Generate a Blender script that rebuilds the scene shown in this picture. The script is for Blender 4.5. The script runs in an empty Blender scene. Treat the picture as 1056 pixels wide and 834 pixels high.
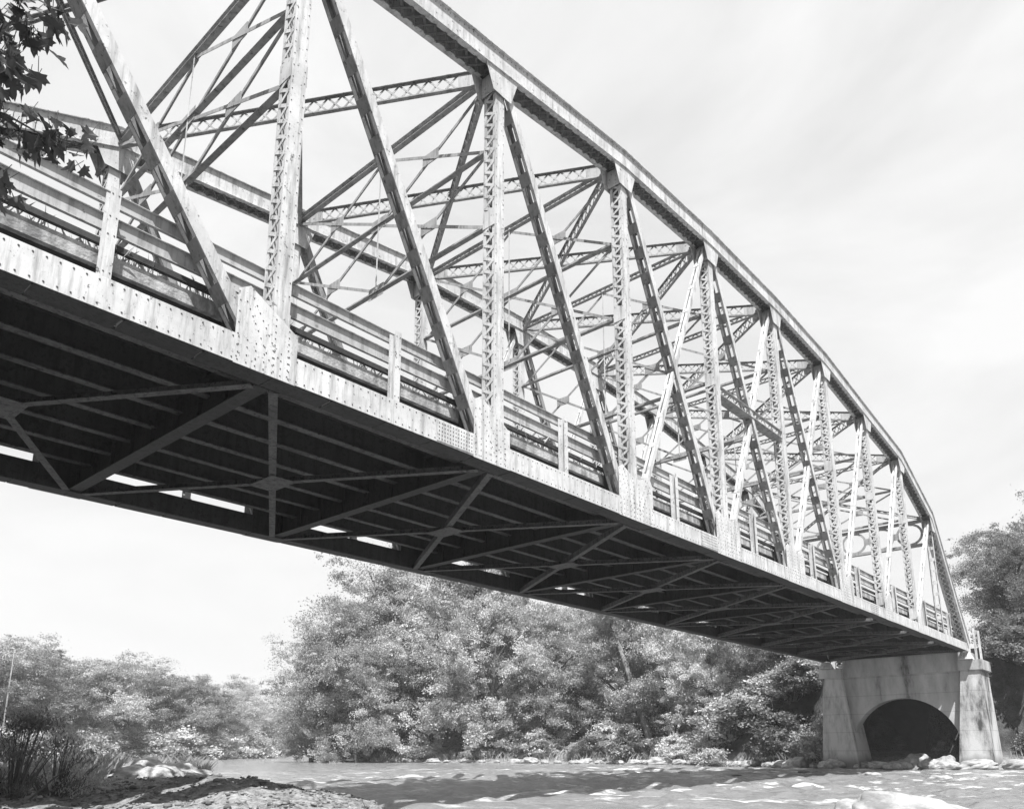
import bpy, math, random
import numpy as np
from mathutils import Vector, Matrix, noise as mnoise

# ------------------------------------------------------------------ camera, world, sun, exposure
sc = bpy.context.scene
col = sc.collection
W = 9.27          # width of the bridge over the outer faces of the trusses
PANEL = 5.5       # panel length; the span has eleven panels
SPAN = 11 * PANEL
WATER = -7.3
CAM = Vector((4.5435, -10.977, -6.1079))
YAW, PITCH, ROLL = 0.8557, 0.2264, -0.0028
FPX, PPX, PPY = 806.4, 537.2, 589.0     # in pixels of a 1056 x 834 picture

cd = bpy.data.cameras.new('camera'); cam = bpy.data.objects.new('camera', cd); col.objects.link(cam)
s_, c_ = math.sin(YAW), math.cos(YAW)
fw = Vector((s_, c_, 0)); rt = Vector((c_, -s_, 0)); up = Vector((0, 0, 1))
F = fw * math.cos(PITCH) + up * math.sin(PITCH); U = up * math.cos(PITCH) - fw * math.sin(PITCH)
R = rt * math.cos(ROLL) + U * math.sin(ROLL); U = U * math.cos(ROLL) - rt * math.sin(ROLL)
m = Matrix((R, U, -F)).transposed().to_4x4(); m.translation = CAM
cam.matrix_world = m
cd.sensor_width = 36; cd.lens = FPX / 1056 * 36
cd.shift_x = -(PPX - 528) / 1056; cd.shift_y = (PPY - 417) / 1056
cd.clip_start = 0.05; cd.clip_end = 5000
sc.camera = cam
sc.render.resolution_x, sc.render.resolution_y = 1024, 808

SUN = Vector((-0.335, -0.372, 0.866)).normalized()
sl = bpy.data.lights.new('sun', 'SUN'); sl.energy = 5.0; sl.angle = math.radians(0.5); sl.color = (1, 1, 1)
so = bpy.data.objects.new('sun', sl); col.objects.link(so)
so.rotation_euler = SUN.to_track_quat('Z', 'Y').to_euler()

world = bpy.data.worlds.new('World'); sc.world = world; world.use_nodes = True
nt = world.node_tree; N = nt.nodes; L = nt.links; N.clear()
sky = N.new('ShaderNodeTexSky'); sky.sky_type = 'NISHITA'; sky.sun_disc = False
sky.sun_elevation = math.asin(SUN.z); sky.sun_rotation = math.atan2(SUN.x, SUN.y)
spl = N.new('ShaderNodeSeparateColor'); L.new(sky.outputs[0], spl.inputs[0])   # black and white film behind a red filter: blue sky goes dark
bw = N.new('ShaderNodeCombineColor'); [L.new(spl.outputs[0], bw.inputs[k]) for k in range(3)]
tc = N.new('ShaderNodeTexCoord')
mp = N.new('ShaderNodeMapping'); mp.inputs['Scale'].default_value = (1.0, 1.0, 2.6); mp.inputs['Rotation'].default_value = (0.25, 0.15, 0.6)
L.new(tc.outputs['Generated'], mp.inputs[0])
nz = N.new('ShaderNodeTexNoise'); nz.inputs['Scale'].default_value = 2.1; nz.inputs['Detail'].default_value = 7; nz.inputs['Roughness'].default_value = 0.55
nz.inputs['Distortion'].default_value = 0.5
L.new(mp.outputs[0], nz.inputs[0])
rp = N.new('ShaderNodeValToRGB'); rp.color_ramp.elements[0].position = 0.36; rp.color_ramp.elements[0].color = (0.78, 0.78, 0.78, 1)
rp.color_ramp.elements[1].position = 0.58; rp.color_ramp.elements[1].color = (1, 1, 1, 1)
L.new(nz.outputs[0], rp.inputs[0])
mx = N.new('ShaderNodeMix'); mx.data_type = 'RGBA'
dt = N.new('ShaderNodeVectorMath'); dt.operation = 'DOT_PRODUCT'; dt.inputs[1].default_value = (0.80, 0.60, 0.0); L.new(tc.outputs['Generated'], dt.inputs[0])
cv = N.new('ShaderNodeMapRange'); cv.interpolation_type = 'SMOOTHSTEP'; cv.inputs[1].default_value = -0.35; cv.inputs[2].default_value = 0.35; cv.inputs[3].default_value = 0.06; cv.inputs[4].default_value = 1.0
L.new(dt.outputs['Value'], cv.inputs[0])                       # the thin cloud lies downstream of the camera, the rest of the sky is clear
cm = N.new('ShaderNodeMath'); cm.operation = 'MULTIPLY'; L.new(rp.outputs[0], cm.inputs[0]); L.new(cv.outputs[0], cm.inputs[1])
L.new(cm.outputs[0], mx.inputs[0]); L.new(bw.outputs[0], mx.inputs[6]); mx.inputs[7].default_value = (5.0, 5.0, 5.0, 1)   # bright thin cloud
bg = N.new('ShaderNodeBackground'); bg.inputs[1].default_value = 0.105
L.new(mx.outputs[2], bg.inputs[0])
wo = N.new('ShaderNodeOutputWorld'); L.new(bg.outputs[0], wo.inputs[0])

sc.view_settings.view_transform = 'Standard'; sc.view_settings.look = 'None'
sc.view_settings.exposure = 0.9; sc.view_settings.gamma = 1.0; sc.view_settings.use_curve_mapping = False
sc.render.engine = 'CYCLES'

# ------------------------------------------------------------------ materials (the photograph is black and white: all greys)
def mat(name, g, g2=None, scale=3.0, rough=0.7, detail=6, lo=0.4, hi=0.65, stretch=(1, 1, 1), bump=0.0, bscale=20, spec=0.3, coord='Object'):
    m_ = bpy.data.materials.new(name); m_.use_nodes = True
    t = m_.node_tree; b = t.nodes['Principled BSDF']
    b.inputs['Roughness'].default_value = rough; b.inputs['Specular IOR Level'].default_value = spec
    b.inputs['Base Color'].default_value = (g, g, g, 1)
    c = t.nodes.new('ShaderNodeTexCoord')
    if g2 is not None:
        mp_ = t.nodes.new('ShaderNodeMapping'); mp_.inputs['Scale'].default_value = stretch
        t.links.new(c.outputs[coord], mp_.inputs[0])
        n = t.nodes.new('ShaderNodeTexNoise'); n.inputs['Scale'].default_value = scale; n.inputs['Detail'].default_value = detail
        n.inputs['Roughness'].default_value = 0.65
        t.links.new(mp_.outputs[0], n.inputs[0])
        r = t.nodes.new('ShaderNodeValToRGB')
        r.color_ramp.elements[0].position = lo; r.color_ramp.elements[0].color = (g2, g2, g2, 1)
        r.color_ramp.elements[1].position = hi; r.color_ramp.elements[1].color = (g, g, g, 1)
        t.links.new(n.outputs[0], r.inputs[0]); t.links.new(r.outputs[0], b.inputs['Base Color'])
    if bump:
        n2 = t.nodes.new('ShaderNodeTexNoise'); n2.inputs['Scale'].default_value = bscale; n2.inputs['Detail'].default_value = 5
        t.links.new(c.outputs[coord], n2.inputs[0])
        bp = t.nodes.new('ShaderNodeBump'); bp.inputs['Strength'].default_value = bump; bp.inputs['Distance'].default_value = 0.05
        t.links.new(n2.outputs[0], bp.inputs['Height']); t.links.new(bp.outputs[0], b.inputs['Normal'])
    return m_

def steel(name, clean, worn, rust, cover):
    """Weathered paint: broad tone changes, vertical drip stains and specks of rust."""
    m_ = bpy.data.materials.new(name); m_.use_nodes = True
    t = m_.node_tree; b = t.nodes['Principled BSDF']; b.inputs['Roughness'].default_value = 0.62; b.inputs['Specular IOR Level'].default_value = 0.35
    c = t.nodes.new('ShaderNodeTexCoord')
    def noise(sc_, stretch, det, lo, hi):
        mp_ = t.nodes.new('ShaderNodeMapping'); mp_.inputs['Scale'].default_value = stretch
        t.links.new(c.outputs['Object'], mp_.inputs[0])
        n = t.nodes.new('ShaderNodeTexNoise'); n.inputs['Scale'].default_value = sc_; n.inputs['Detail'].default_value = det; n.inputs['Roughness'].default_value = 0.7
        t.links.new(mp_.outputs[0], n.inputs[0])
        r = t.nodes.new('ShaderNodeMapRange'); r.inputs[1].default_value = lo; r.inputs[2].default_value = hi
        t.links.new(n.outputs[0], r.inputs[0]); return r.outputs[0]
    def mix(f, a, bcol):
        x = t.nodes.new('ShaderNodeMix'); x.data_type = 'RGBA'; t.links.new(f, x.inputs[0])
        if isinstance(a, float): x.inputs[6].default_value = (a, a, a, 1)
        else: t.links.new(a, x.inputs[6])
        x.inputs[7].default_value = (bcol, bcol, bcol, 1); return x.outputs[2]
    a = mix(noise(0.9, (1, 1, 1), 5, 0.42, 0.68), clean, worn)
    a = mix(noise(6.5, (1, 1, 0.10), 6, 0.48, 0.70), a, worn * 0.55)
    a = mix(noise(9.0, (1, 1, 1), 6, cover, cover + 0.05), a, rust)
    a = mix(noise(26.0, (1, 1, .6), 4, cover + .02, cover + 0.10), a, rust)
    t.links.new(a, b.inputs['Base Color'])
    return m_

M = {}
M['paint'] = steel('weathered_light_paint', 0.58, 0.41, 0.10, 0.605)
M['rust'] = mat('rusty_rivet', 0.13, 0.08, 8)
M['shade'] = steel('shade_toned_paint', 0.045, 0.03, 0.018, 0.55)  # bridge paint darkened: shade of underdeck and inner faces put into the colour
M['half_shade'] = steel('half_shade_paint', 0.125, 0.075, 0.03, 0.55)  # lesser shade painted into the laterals, stringer flanges and top chord lacing
M['batten_shade'] = steel('shaded_batten_paint', 0.27, 0.18, 0.07, 0.6)  # shaded battens and inner angles of the left diagonals, painted darker
M['brace'] = steel('dull_bracing_paint', 0.36, 0.25, 0.09, 0.6)
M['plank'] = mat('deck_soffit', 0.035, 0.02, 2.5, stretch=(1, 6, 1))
M['curb'] = mat('curb_concrete', 0.42, 0.16, 3.5, 0.9, lo=0.38, hi=0.6, stretch=(1, 1, 0.4), bump=0.4)
M['road'] = mat('asphalt', 0.055, 0.035, 6, 0.9)
M['rail'] = steel('galvanised_rail', 0.42, 0.3, 0.12, 0.64)
M['postp'] = steel('post_paint', 0.55, 0.38, 0.1, 0.6)

def concrete(name='pier_concrete', nsc=.8, off=0.0):
    m_ = bpy.data.materials.new(name); m_.use_nodes = True
    t = m_.node_tree; b = t.nodes['Principled BSDF']; b.inputs['Roughness'].default_value = 0.9; b.inputs['Specular IOR Level'].default_value = 0.2
    c = t.nodes.new('ShaderNodeTexCoord')
    mp_ = t.nodes.new('ShaderNodeMapping'); mp_.inputs['Scale'].default_value = (1, 1, 0.3); t.links.new(c.outputs['Object'], mp_.inputs[0])
    n = t.nodes.new('ShaderNodeTexNoise'); n.inputs['Scale'].default_value = nsc; n.inputs['Detail'].default_value = 10; n.inputs['Roughness'].default_value = 0.66
    t.links.new(mp_.outputs[0], n.inputs[0])
    r = t.nodes.new('ShaderNodeValToRGB'); e = r.color_ramp.elements
    e[0].position = 0.33 + off; e[0].color = (0.07, 0.07, 0.07, 1); e[1].position = 0.62 - off; e[1].color = (0.50, 0.50, 0.50, 1)
    x = e.new(0.44 + off * .5); x.color = (0.34, 0.34, 0.34, 1)
    t.links.new(n.outputs[0], r.inputs[0])
    t.links.new(r.outputs[0], b.inputs['Base Color'])
    # wet, silted band along the waterline with a ragged edge, and faint lift lines from the forms
    sp_ = t.nodes.new('ShaderNodeSeparateXYZ'); t.links.new(c.outputs['Object'], sp_.inputs[0])
    ma = t.nodes.new('ShaderNodeMath'); ma.operation = 'MULTIPLY_ADD'; t.links.new(n.outputs[0], ma.inputs[0]); ma.inputs[1].default_value = -1.6; t.links.new(sp_.outputs['Z'], ma.inputs[2])
    wl = t.nodes.new('ShaderNodeMapRange'); wl.inputs[1].default_value = WATER - .45; wl.inputs[2].default_value = WATER + .1; wl.inputs[3].default_value = .42; t.links.new(ma.outputs[0], wl.inputs[0])
    fr_ = t.nodes.new('ShaderNodeMath'); fr_.operation = 'PINGPONG'; fr_.inputs[1].default_value = .61; t.links.new(sp_.outputs['Z'], fr_.inputs[0])
    ll = t.nodes.new('ShaderNodeMapRange'); ll.inputs[1].default_value = 0; ll.inputs[2].default_value = .035; ll.inputs[3].default_value = .72; t.links.new(fr_.outputs[0], ll.inputs[0])
    m1 = t.nodes.new('ShaderNodeMath'); m1.operation = 'MULTIPLY'; t.links.new(wl.outputs[0], m1.inputs[0]); t.links.new(ll.outputs[0], m1.inputs[1])
    mm = t.nodes.new('ShaderNodeMix'); mm.data_type = 'RGBA'; mm.blend_type = 'MULTIPLY'; mm.inputs[0].default_value = 1
    t.links.new(r.outputs[0], mm.inputs[6]); t.links.new(m1.outputs[0], mm.inputs[7]); t.links.new(mm.outputs[2], b.inputs['Base Color'])
    n2 = t.nodes.new('ShaderNodeTexNoise'); n2.inputs['Scale'].default_value = 9; n2.inputs['Detail'].default_value = 6; t.links.new(c.outputs['Object'], n2.inputs[0])
    bp = t.nodes.new('ShaderNodeBump'); bp.inputs['Strength'].default_value = 0.35; bp.inputs['Distance'].default_value = 0.04
    t.links.new(n2.outputs[0], bp.inputs['Height']); t.links.new(bp.outputs[0], b.inputs['Normal'])
    return m_
M['concrete'] = concrete()
M['stained'] = concrete('stained_concrete', .62, .07)
M['bark'] = mat('bark', 0.16, 0.06, 6, 0.9, stretch=(1, 1, 0.25), bump=0.5)
M['palebark'] = mat('pale_bark', 0.30, 0.16, 4, 0.85, stretch=(1, 1, 0.3))
M['rock'] = mat('river_rock', 0.42, 0.2, 2.2, 0.85, bump=0.6, bscale=6)
M['darkrock'] = mat('dark_rock', 0.16, 0.09, 2.2, 0.85, bump=0.6, bscale=6)

def leafmat(name, lo, hi, trans=0.32, rough=0.5):
    m_ = bpy.data.materials.new(name); m_.use_nodes = True
    t = m_.node_tree; b = t.nodes['Principled BSDF']; b.inputs['Roughness'].default_value = rough; b.inputs['Specular IOR Level'].default_value = 0.45
    g = t.nodes.new('ShaderNodeNewGeometry'); oi = t.nodes.new('ShaderNodeObjectInfo')
    r = t.nodes.new('ShaderNodeMapRange'); r.inputs[3].default_value = lo; r.inputs[4].default_value = hi
    t.links.new(g.outputs['Random Per Island'], r.inputs[0])
    r2 = t.nodes.new('ShaderNodeMapRange'); r2.inputs[3].default_value = 0.62; r2.inputs[4].default_value = 1.22
    t.links.new(oi.outputs['Random'], r2.inputs[0])
    mu = t.nodes.new('ShaderNodeMath'); mu.operation = 'MULTIPLY'; t.links.new(r.outputs[0], mu.inputs[0]); t.links.new(r2.outputs[0], mu.inputs[1])
    t.links.new(mu.outputs[0], b.inputs['Base Color'])
    tr = t.nodes.new('ShaderNodeBsdfTranslucent'); t.links.new(mu.outputs[0], tr.inputs[0])
    ms = t.nodes.new('ShaderNodeMixShader'); ms.inputs[0].default_value = trans
    o = t.nodes['Material Output']
    t.links.new(b.outputs[0], ms.inputs[1]); t.links.new(tr.outputs[0], ms.inputs[2]); t.links.new(ms.outputs[0], o.inputs[0])
    return m_
M['leaf'] = leafmat('leaf_mid', 0.24, 0.58, 0.34)
M['leafpale'] = leafmat('leaf_pale', 0.36, 0.72, 0.36)
M['leafdark'] = leafmat('leaf_dark', 0.11, 0.26, 0.34)
M['leafmaple'] = leafmat('leaf_maple', 0.05, 0.10, 0.42)
M['grass'] = leafmat('dry_grass', 0.22, 0.42, 0.35, 0.7)

# ------------------------------------------------------------------ mesh helpers
class MB:
    def __init__(s): s.v = []; s.f = []; s.m = []
    def add(s, vs, fs, mi=0):
        b = len(s.v); s.v.extend([tuple(v) for v in vs])
        for f in fs: s.f.append([b + i for i in f]); s.m.append(mi)
    def hexa(s, vs, mi=0):
        s.add(vs, [(0, 3, 2, 1), (4, 5, 6, 7), (0, 1, 5, 4), (1, 2, 6, 5), (2, 3, 7, 6), (3, 0, 4, 7)], mi)
    def box(s, a, b, mi=0):
        x0, y0, z0 = a; x1, y1, z1 = b
        s.hexa([(x0, y0, z0), (x1, y0, z0), (x1, y1, z0), (x0, y1, z0), (x0, y0, z1), (x1, y0, z1), (x1, y1, z1), (x0, y1, z1)], mi)
    def flat(s, p, q, n, w, t, mi=0):
        """bar from p to q, width w across (n x direction), thickness t along n"""
        p = Vector(p); q = Vector(q); d = (q - p).normalized(); n = Vector(n)
        a = n.cross(d).normalized(); n = d.cross(a).normalized()
        a = a * w / 2; n = n * t / 2
        s.hexa([p - a - n, p + a - n, p + a + n, p - a + n, q - a - n, q + a - n, q + a + n, q - a + n], mi)
    def prism_y(s, poly, y0, y1, mi=0):
        k = len(poly)
        vs = [(x, y0, z) for x, z in poly] + [(x, y1, z) for x, z in poly]
        fs = [tuple(range(k)), tuple(range(2 * k - 1, k - 1, -1))] + [(i, i + k, (i + 1) % k + k, (i + 1) % k) for i in range(k)]
        s.add(vs, fs, mi)
    def rivet(s, x, y, z, sy, r=0.02, mi=1):
        """domed rivet head on a face whose normal is sy along Y"""
        n = 6
        a = [(x + r * math.cos(2 * math.pi * i / n), y, z + r * math.sin(2 * math.pi * i / n)) for i in range(n)]
        b = [(x + r * .55 * math.cos(2 * math.pi * i / n), y + sy * r * .6, z + r * .55 * math.sin(2 * math.pi * i / n)) for i in range(n)]
        s.add(a + b, [(i, (i + 1) % n, (i + 1) % n + n, i + n) for i in range(n)] + [tuple(range(n, 2 * n))], mi)
    def tube(s, pts, rad, n=7, mi=0, cap=True):
        pts = [Vector(p) for p in pts]; rings = []
        for i, p in enumerate(pts):
            d = (pts[min(i + 1, len(pts) - 1)] - pts[max(i - 1, 0)]).normalized()
            a = d.cross(Vector((0.31, 0.17, 0.93)) if abs(d.z) < .9 else Vector((1, 0.2, 0))).normalized(); b = d.cross(a)
            rings.append([p + (a * math.cos(2 * math.pi * k / n) + b * math.sin(2 * math.pi * k / n)) * rad[i] for k in range(n)])
        fs = []
        for i in range(len(pts) - 1):
            for k in range(n): fs.append((i * n + k, i * n + (k + 1) % n, (i + 1) * n + (k + 1) % n, (i + 1) * n + k))
        if cap: fs.append(tuple(range((len(pts) - 1) * n, len(pts) * n)))
        s.add([v for r in rings for v in r], fs, mi)
    def zig(s, a0, a1, b0, b1, n, k, w, t, mi=0, double=False):
        """lacing bars zigzagging between the edges a0-a1 and b0-b1, face normal n"""
        a0, a1, b0, b1 = map(Vector, (a0, a1, b0, b1)); n = Vector(n).normalized()
        for i in range(k):
            f0, f1 = i / k, (i + 1) / k
            A0, A1, B0, B1 = a0.lerp(a1, f0), a0.lerp(a1, f1), b0.lerp(b1, f0), b0.lerp(b1, f1)
            if double:
                s.flat(A0, B1, n, w, t, mi); s.flat(B0 + n * t * 1.15, A1 + n * t * 1.15, n, w, t, mi)
            elif i % 2 == 0: s.flat(A0, B1, n, w, t, mi)
            else: s.flat(B0 + n * t * .2, A1 + n * t * .2, n, w, t, mi)
    def build(s, name, mats, parent=None, smooth=False):
        me = bpy.data.meshes.new(name); me.from_pydata(s.v, [], s.f)
        for x in (mats if isinstance(mats, (list, tuple)) else [mats]): me.materials.append(x)
        me.polygons.foreach_set('material_index', s.m)
        if smooth: me.polygons.foreach_set('use_smooth', [True] * len(s.f))
        me.update()
        return link(name, me, parent)
def link(name, me, parent=None):
    o = bpy.data.objects.new(name, me); col.objects.link(o)
    if parent is not None:
        o.parent = parent; o.matrix_parent_inverse = Matrix.Translation(-parent.location) if parent.parent is None and parent.type == 'EMPTY' and parent.location.length > 0 and False else Matrix.Identity(4)
    return o
def tag(o, label, cat=None, group=None, kind=None):
    if label: o['label'] = label
    if cat: o['category'] = cat
    if group: o['group'] = group
    if kind: o['kind'] = kind
    return o
def empty(name, label, cat, loc=(0, 0, 0), group=None):
    o = bpy.data.objects.new(name, None); o.location = loc; o.empty_display_size = 0.3; col.objects.link(o)
    return tag(o, label, cat, group)
def struct(o): o['kind'] = 'structure'; return o
def copy_tree(o, parent=None):
    c = o.copy(); col.objects.link(c)
    if parent is not None: c.parent = parent
    for ch in list(o.children): copy_tree(ch, c)
    return c

# ------------------------------------------------------------------ the land: one sheet, with the river bed cut into it
LANDS = [
    [(61, -600), (61, -6), (60.2, 2), (60.2, 9), (62, 13), (69.5, 25), (70, 45), (66.5, 75), (71, 84), (92, 112), (170, 225), (900, 1100), (1500, 1100), (1500, -600)],
    [(-900, 150), (20, 138), (60, 136), (80, 141), (93, 154), (150, 245), (700, 1100), (-900, 1100)],
    [(0, -600), (7, -40), (9.5, -9), (11.5, -3), (15.6, 2.5), (17.5, 7), (19, 13), (21, 20), (23.5, 26), (22, 31), (10, 34), (-60, 44), (-900, 60), (-900, -600)],
]
def sdist(P, poly):
    P = np.asarray(P, float); d = np.full(len(P), 1e9); ins = np.zeros(len(P), bool); n = len(poly)
    for i in range(n):
        a = np.array(poly[i], float); b = np.array(poly[(i + 1) % n], float); e = b - a; w = P - a
        t = np.clip((w @ e) / (e @ e), 0, 1); d = np.minimum(d, np.hypot(*(w - t[:, None] * e).T))
        cnd = (a[1] > P[:, 1]) != (b[1] > P[:, 1])
        with np.errstate(divide='ignore', invalid='ignore'): xi = (b[0] - a[0]) * (P[:, 1] - a[1]) / (b[1] - a[1]) + a[0]
        ins ^= cnd & (P[:, 0] < xi)
    return np.where(ins, d, -d)
rs = np.random.RandomState(5)
WAV = [(rs.uniform(.05, .9), rs.uniform(0, 6.28), rs.uniform(0, 6.28)) for _ in range(26)]
def fnoise(P):
    z = np.zeros(len(P))
    for k, a, ph in WAV: z += np.sin(P[:, 0] * k * math.cos(a) * 2 + P[:, 1] * k * math.sin(a) * 2 + ph) / (1 + 3.0 * k)
    return z / 4.0
def height(P):
    P = np.asarray(P, float)
    s = [sdist(P, l) for l in LANDS]
    a = np.full(len(P), WATER - 0.9)
    wob = fnoise(P)
    # far bank
    d = s[0]; h0 = WATER + 0.55 * (1 - np.exp(-np.maximum(d, 0) / 1.5)) + np.clip(d - 2, 0, 14) * 0.17 + np.clip(d - 16, 0, 200) * 0.05
    x, y = P[:, 0], P[:, 1]
    side = np.maximum(np.abs(y - 4.6) - 6.2, 0)
    emb = np.where(x > 66.3, 0.72 - side * 0.62 - np.clip(68.2 - x, 0, 2) * 0.5, -99)
    h0 = np.maximum(h0, emb)
    d1 = s[1]; h1 = WATER + 0.6 * (1 - np.exp(-np.maximum(d1, 0) / 2)) + np.clip(d1, 0, 60) * 0.05
    d2 = s[2]; h2 = WATER + 0.30 * (1 - np.exp(-np.maximum(d2, 0) / 1.0)) + np.clip(d2 - 1, 0, 8) * 0.012 + np.clip(6 - x - np.maximum(0, y - 15) * .4, 0, 30) * 0.12 * np.clip((np.hypot(x - 4.5, y + 11) - 3) / 6, 0, 1)
    for bx, by, a, w in ((12.4, 3.9, .22, 1.0), (13.0, 4.9, .16, .7), (14.2, 4.4, .15, .8), (15.3, 3.6, .12, .7), (16.2, 3.0, .10, .6), (11.2, 5.0, .08, 1.0), (13.6, 3.0, .10, .5), (14.8, 5.2, .12, .7)):
        h2 = h2 + a * np.exp(-((x - bx) ** 2 + (y - by) ** 2) / w)
    fine = np.sin(x * 3.1 + np.sin(y * 2.3) * 1.4) * np.sin(y * 2.7 + np.sin(x * 1.9) * 1.7) + .6 * np.sin(x * 6.3 + y * 3.7 + np.sin(y * 5)) * np.sin(y * 6.9 - x * 2.2)
    h2 = h2 + (0.10 * wob + .06 * fine * (np.hypot(x - 4.5, y + 11) < 60)) * np.clip(d2, 0, 1.5)
    emb2 = np.where(x < -1.2, 0.72 - side * 0.62 + np.minimum(0, (x + 1.2)) * 0 - np.clip(x + 4.0, 0, 3) * 0.6, -99)
    h2 = np.maximum(h2, emb2)
    z = np.where(d > 0, h0 + 0.25 * wob * np.clip(d / 8, 0, 1), np.where(d1 > 0, h1, np.where(d2 > 0, h2, a)))
    shore = np.maximum(np.maximum(d, d1), d2)
    z = np.where(shore > 0, z, np.maximum(WATER - 0.9, WATER + shore * 0.35))
    return z
def gz(x, y): return float(height([(x, y)])[0])

nr, na = 380, 400
rad = np.concatenate([[0.6], 1.2 * (1500 / 1.2) ** (np.arange(nr) / (nr - 1))])
ang = np.arange(na) / na * 2 * math.pi
RR, AA = np.meshgrid(rad, ang, indexing='ij')
PX = np.stack([CAM.x + (RR * np.sin(AA)).ravel(), CAM.y + (RR * np.cos(AA)).ravel()], 1)
Z = height(PX)
V = np.concatenate([np.column_stack([PX, Z]), [[CAM.x, CAM.y, gz(CAM.x, CAM.y)]]])
faces = []
for i in range(len(rad) - 1):
    for j in range(na):
        j2 = (j + 1) % na
        faces.append((i * na + j, (i + 1) * na + j, (i + 1) * na + j2, i * na + j2)[::-1])
for j in range(na): faces.append((len(V) - 1, j, (j + 1) % na)[::-1])
me = bpy.data.meshes.new('ground'); me.from_pydata(V.tolist(), [], faces); me.polygons.foreach_set('use_smooth', [True] * len(faces))
gm = bpy.data.materials.new('bank_ground'); gm.use_nodes = True
t = gm.node_tree; b = t.nodes['Principled BSDF']; b.inputs['Roughness'].default_value = 0.95; b.inputs['Specular IOR Level'].default_value = 0.1
c = t.nodes.new('ShaderNodeTexCoord')
def gn(scale, det, lo, hi, c0, c1):
    n = t.nodes.new('ShaderNodeTexNoise'); n.inputs['Scale'].default_value = scale; n.inputs['Detail'].default_value = det; n.inputs['Roughness'].default_value = 0.7
    t.links.new(c.outputs['Object'], n.inputs[0]); r = t.nodes.new('ShaderNodeValToRGB')
    r.color_ramp.elements[0].position = lo; r.color_ramp.elements[0].color = (c0,) * 3 + (1,)
    r.color_ramp.elements[1].position = hi; r.color_ramp.elements[1].color = (c1,) * 3 + (1,)
    t.links.new(n.outputs[0], r.inputs[0]); return r.outputs[0]
grav = gn(5.0, 12, 0.36, 0.64, 0.10, 0.34); soil = gn(1.5, 8, 0.4, 0.65, 0.035, 0.09)
sep = t.nodes.new('ShaderNodeSeparateXYZ'); t.links.new(c.outputs['Object'], sep.inputs[0])
mr = t.nodes.new('ShaderNodeMapRange'); mr.inputs[1].default_value = WATER + 0.55; mr.inputs[2].default_value = WATER + 1.2; t.links.new(sep.outputs['Z'], mr.inputs[0])
mm = t.nodes.new('ShaderNodeMix'); mm.data_type = 'RGBA'; t.links.new(mr.outputs[0], mm.inputs[0]); t.links.new(grav, mm.inputs[6]); t.links.new(soil, mm.inputs[7])
t.links.new(mm.outputs[2], b.inputs['Base Color'])
n2 = t.nodes.new('ShaderNodeTexNoise'); n2.inputs['Scale'].default_value = 12; n2.inputs['Detail'].default_value = 8; t.links.new(c.outputs['Object'], n2.inputs[0])
bp = t.nodes.new('ShaderNodeBump'); bp.inputs['Strength'].default_value = 0.9; bp.inputs['Distance'].default_value = 0.12
t.links.new(n2.outputs[0], bp.inputs['Height']); t.links.new(bp.outputs[0], b.inputs['Normal'])
me.materials.append(gm); struct(link('ground', me))

# water
wm = bpy.data.materials.new('river_water'); wm.use_nodes = True
t = wm.node_tree; b = t.nodes['Principled BSDF']; b.inputs['Base Color'].default_value = (0.22, 0.22, 0.22, 1)
b.inputs['Roughness'].default_value = 0.08; b.inputs['IOR'].default_value = 1.33
c = t.nodes.new('ShaderNodeTexCoord')
def wn(scale, det, stretch, rot=0.0, rough=0.6):
    mp_ = t.nodes.new('ShaderNodeMapping'); mp_.inputs['Scale'].default_value = stretch; mp_.inputs['Rotation'].default_value = (0, 0, rot)
    t.links.new(c.outputs['Object'], mp_.inputs[0]); n = t.nodes.new('ShaderNodeTexNoise'); n.inputs['Scale'].default_value = scale
    n.inputs['Detail'].default_value = det; n.inputs['Roughness'].default_value = rough
    t.links.new(mp_.outputs[0], n.inputs[0]); return n.outputs[0]
ripple = wn(4.0, 8, (1, 0.6, 1), 0.2, 0.7); chop = wn(1.2, 4, (1, 0.6, 1), -0.2)
ad = t.nodes.new('ShaderNodeMath'); ad.operation = 'MULTIPLY_ADD'; t.links.new(chop, ad.inputs[0]); ad.inputs[1].default_value = 2.2; t.links.new(ripple, ad.inputs[2])
bp = t.nodes.new('ShaderNodeBump'); bp.inputs['Strength'].default_value = 1.0; bp.inputs['Distance'].default_value = 0.11
t.links.new(ad.outputs[0], bp.inputs['Height']); t.links.new(bp.outputs[0], b.inputs['Normal'])
# foam on the riffle: broken white water where the stream runs over stones in front of the pier
sep = t.nodes.new('ShaderNodeSeparateXYZ'); t.links.new(c.outputs['Object'], sep.inputs[0])
def band(sock, a0, a1, b1, b0):
    r = t.nodes.new('ShaderNodeValToRGB'); mr_ = t.nodes.new('ShaderNodeMapRange'); mr_.inputs[1].default_value = a0; mr_.inputs[2].default_value = b0
    t.links.new(sock, mr_.inputs[0]); e = r.color_ramp.elements; e[0].position = 0; e[0].color = (0, 0, 0, 1); e[1].position = 1; e[1].color = (0, 0, 0, 1)
    w_ = b0 - a0; k = e.new((a1 - a0) / w_); k.color = (1, 1, 1, 1); k = e.new((b1 - a0) / w_); k.color = (1, 1, 1, 1)
    t.links.new(mr_.outputs[0], r.inputs[0]); return r.outputs[0]
riff = t.nodes.new('ShaderNodeMath'); riff.operation = 'MULTIPLY'
t.links.new(band(sep.outputs['X'], 14, 26, 58, 62), riff.inputs[0]); t.links.new(band(sep.outputs['Y'], -16, -8, 8, 45), riff.inputs[1])
fo = wn(1.0, 9, (1.0, 0.32, 1), 0.1, 0.75)
fr = t.nodes.new('ShaderNodeMapRange'); fr.inputs[1].default_value = 0.545; fr.inputs[2].default_value = 0.65; t.links.new(fo, fr.inputs[0])
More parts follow.
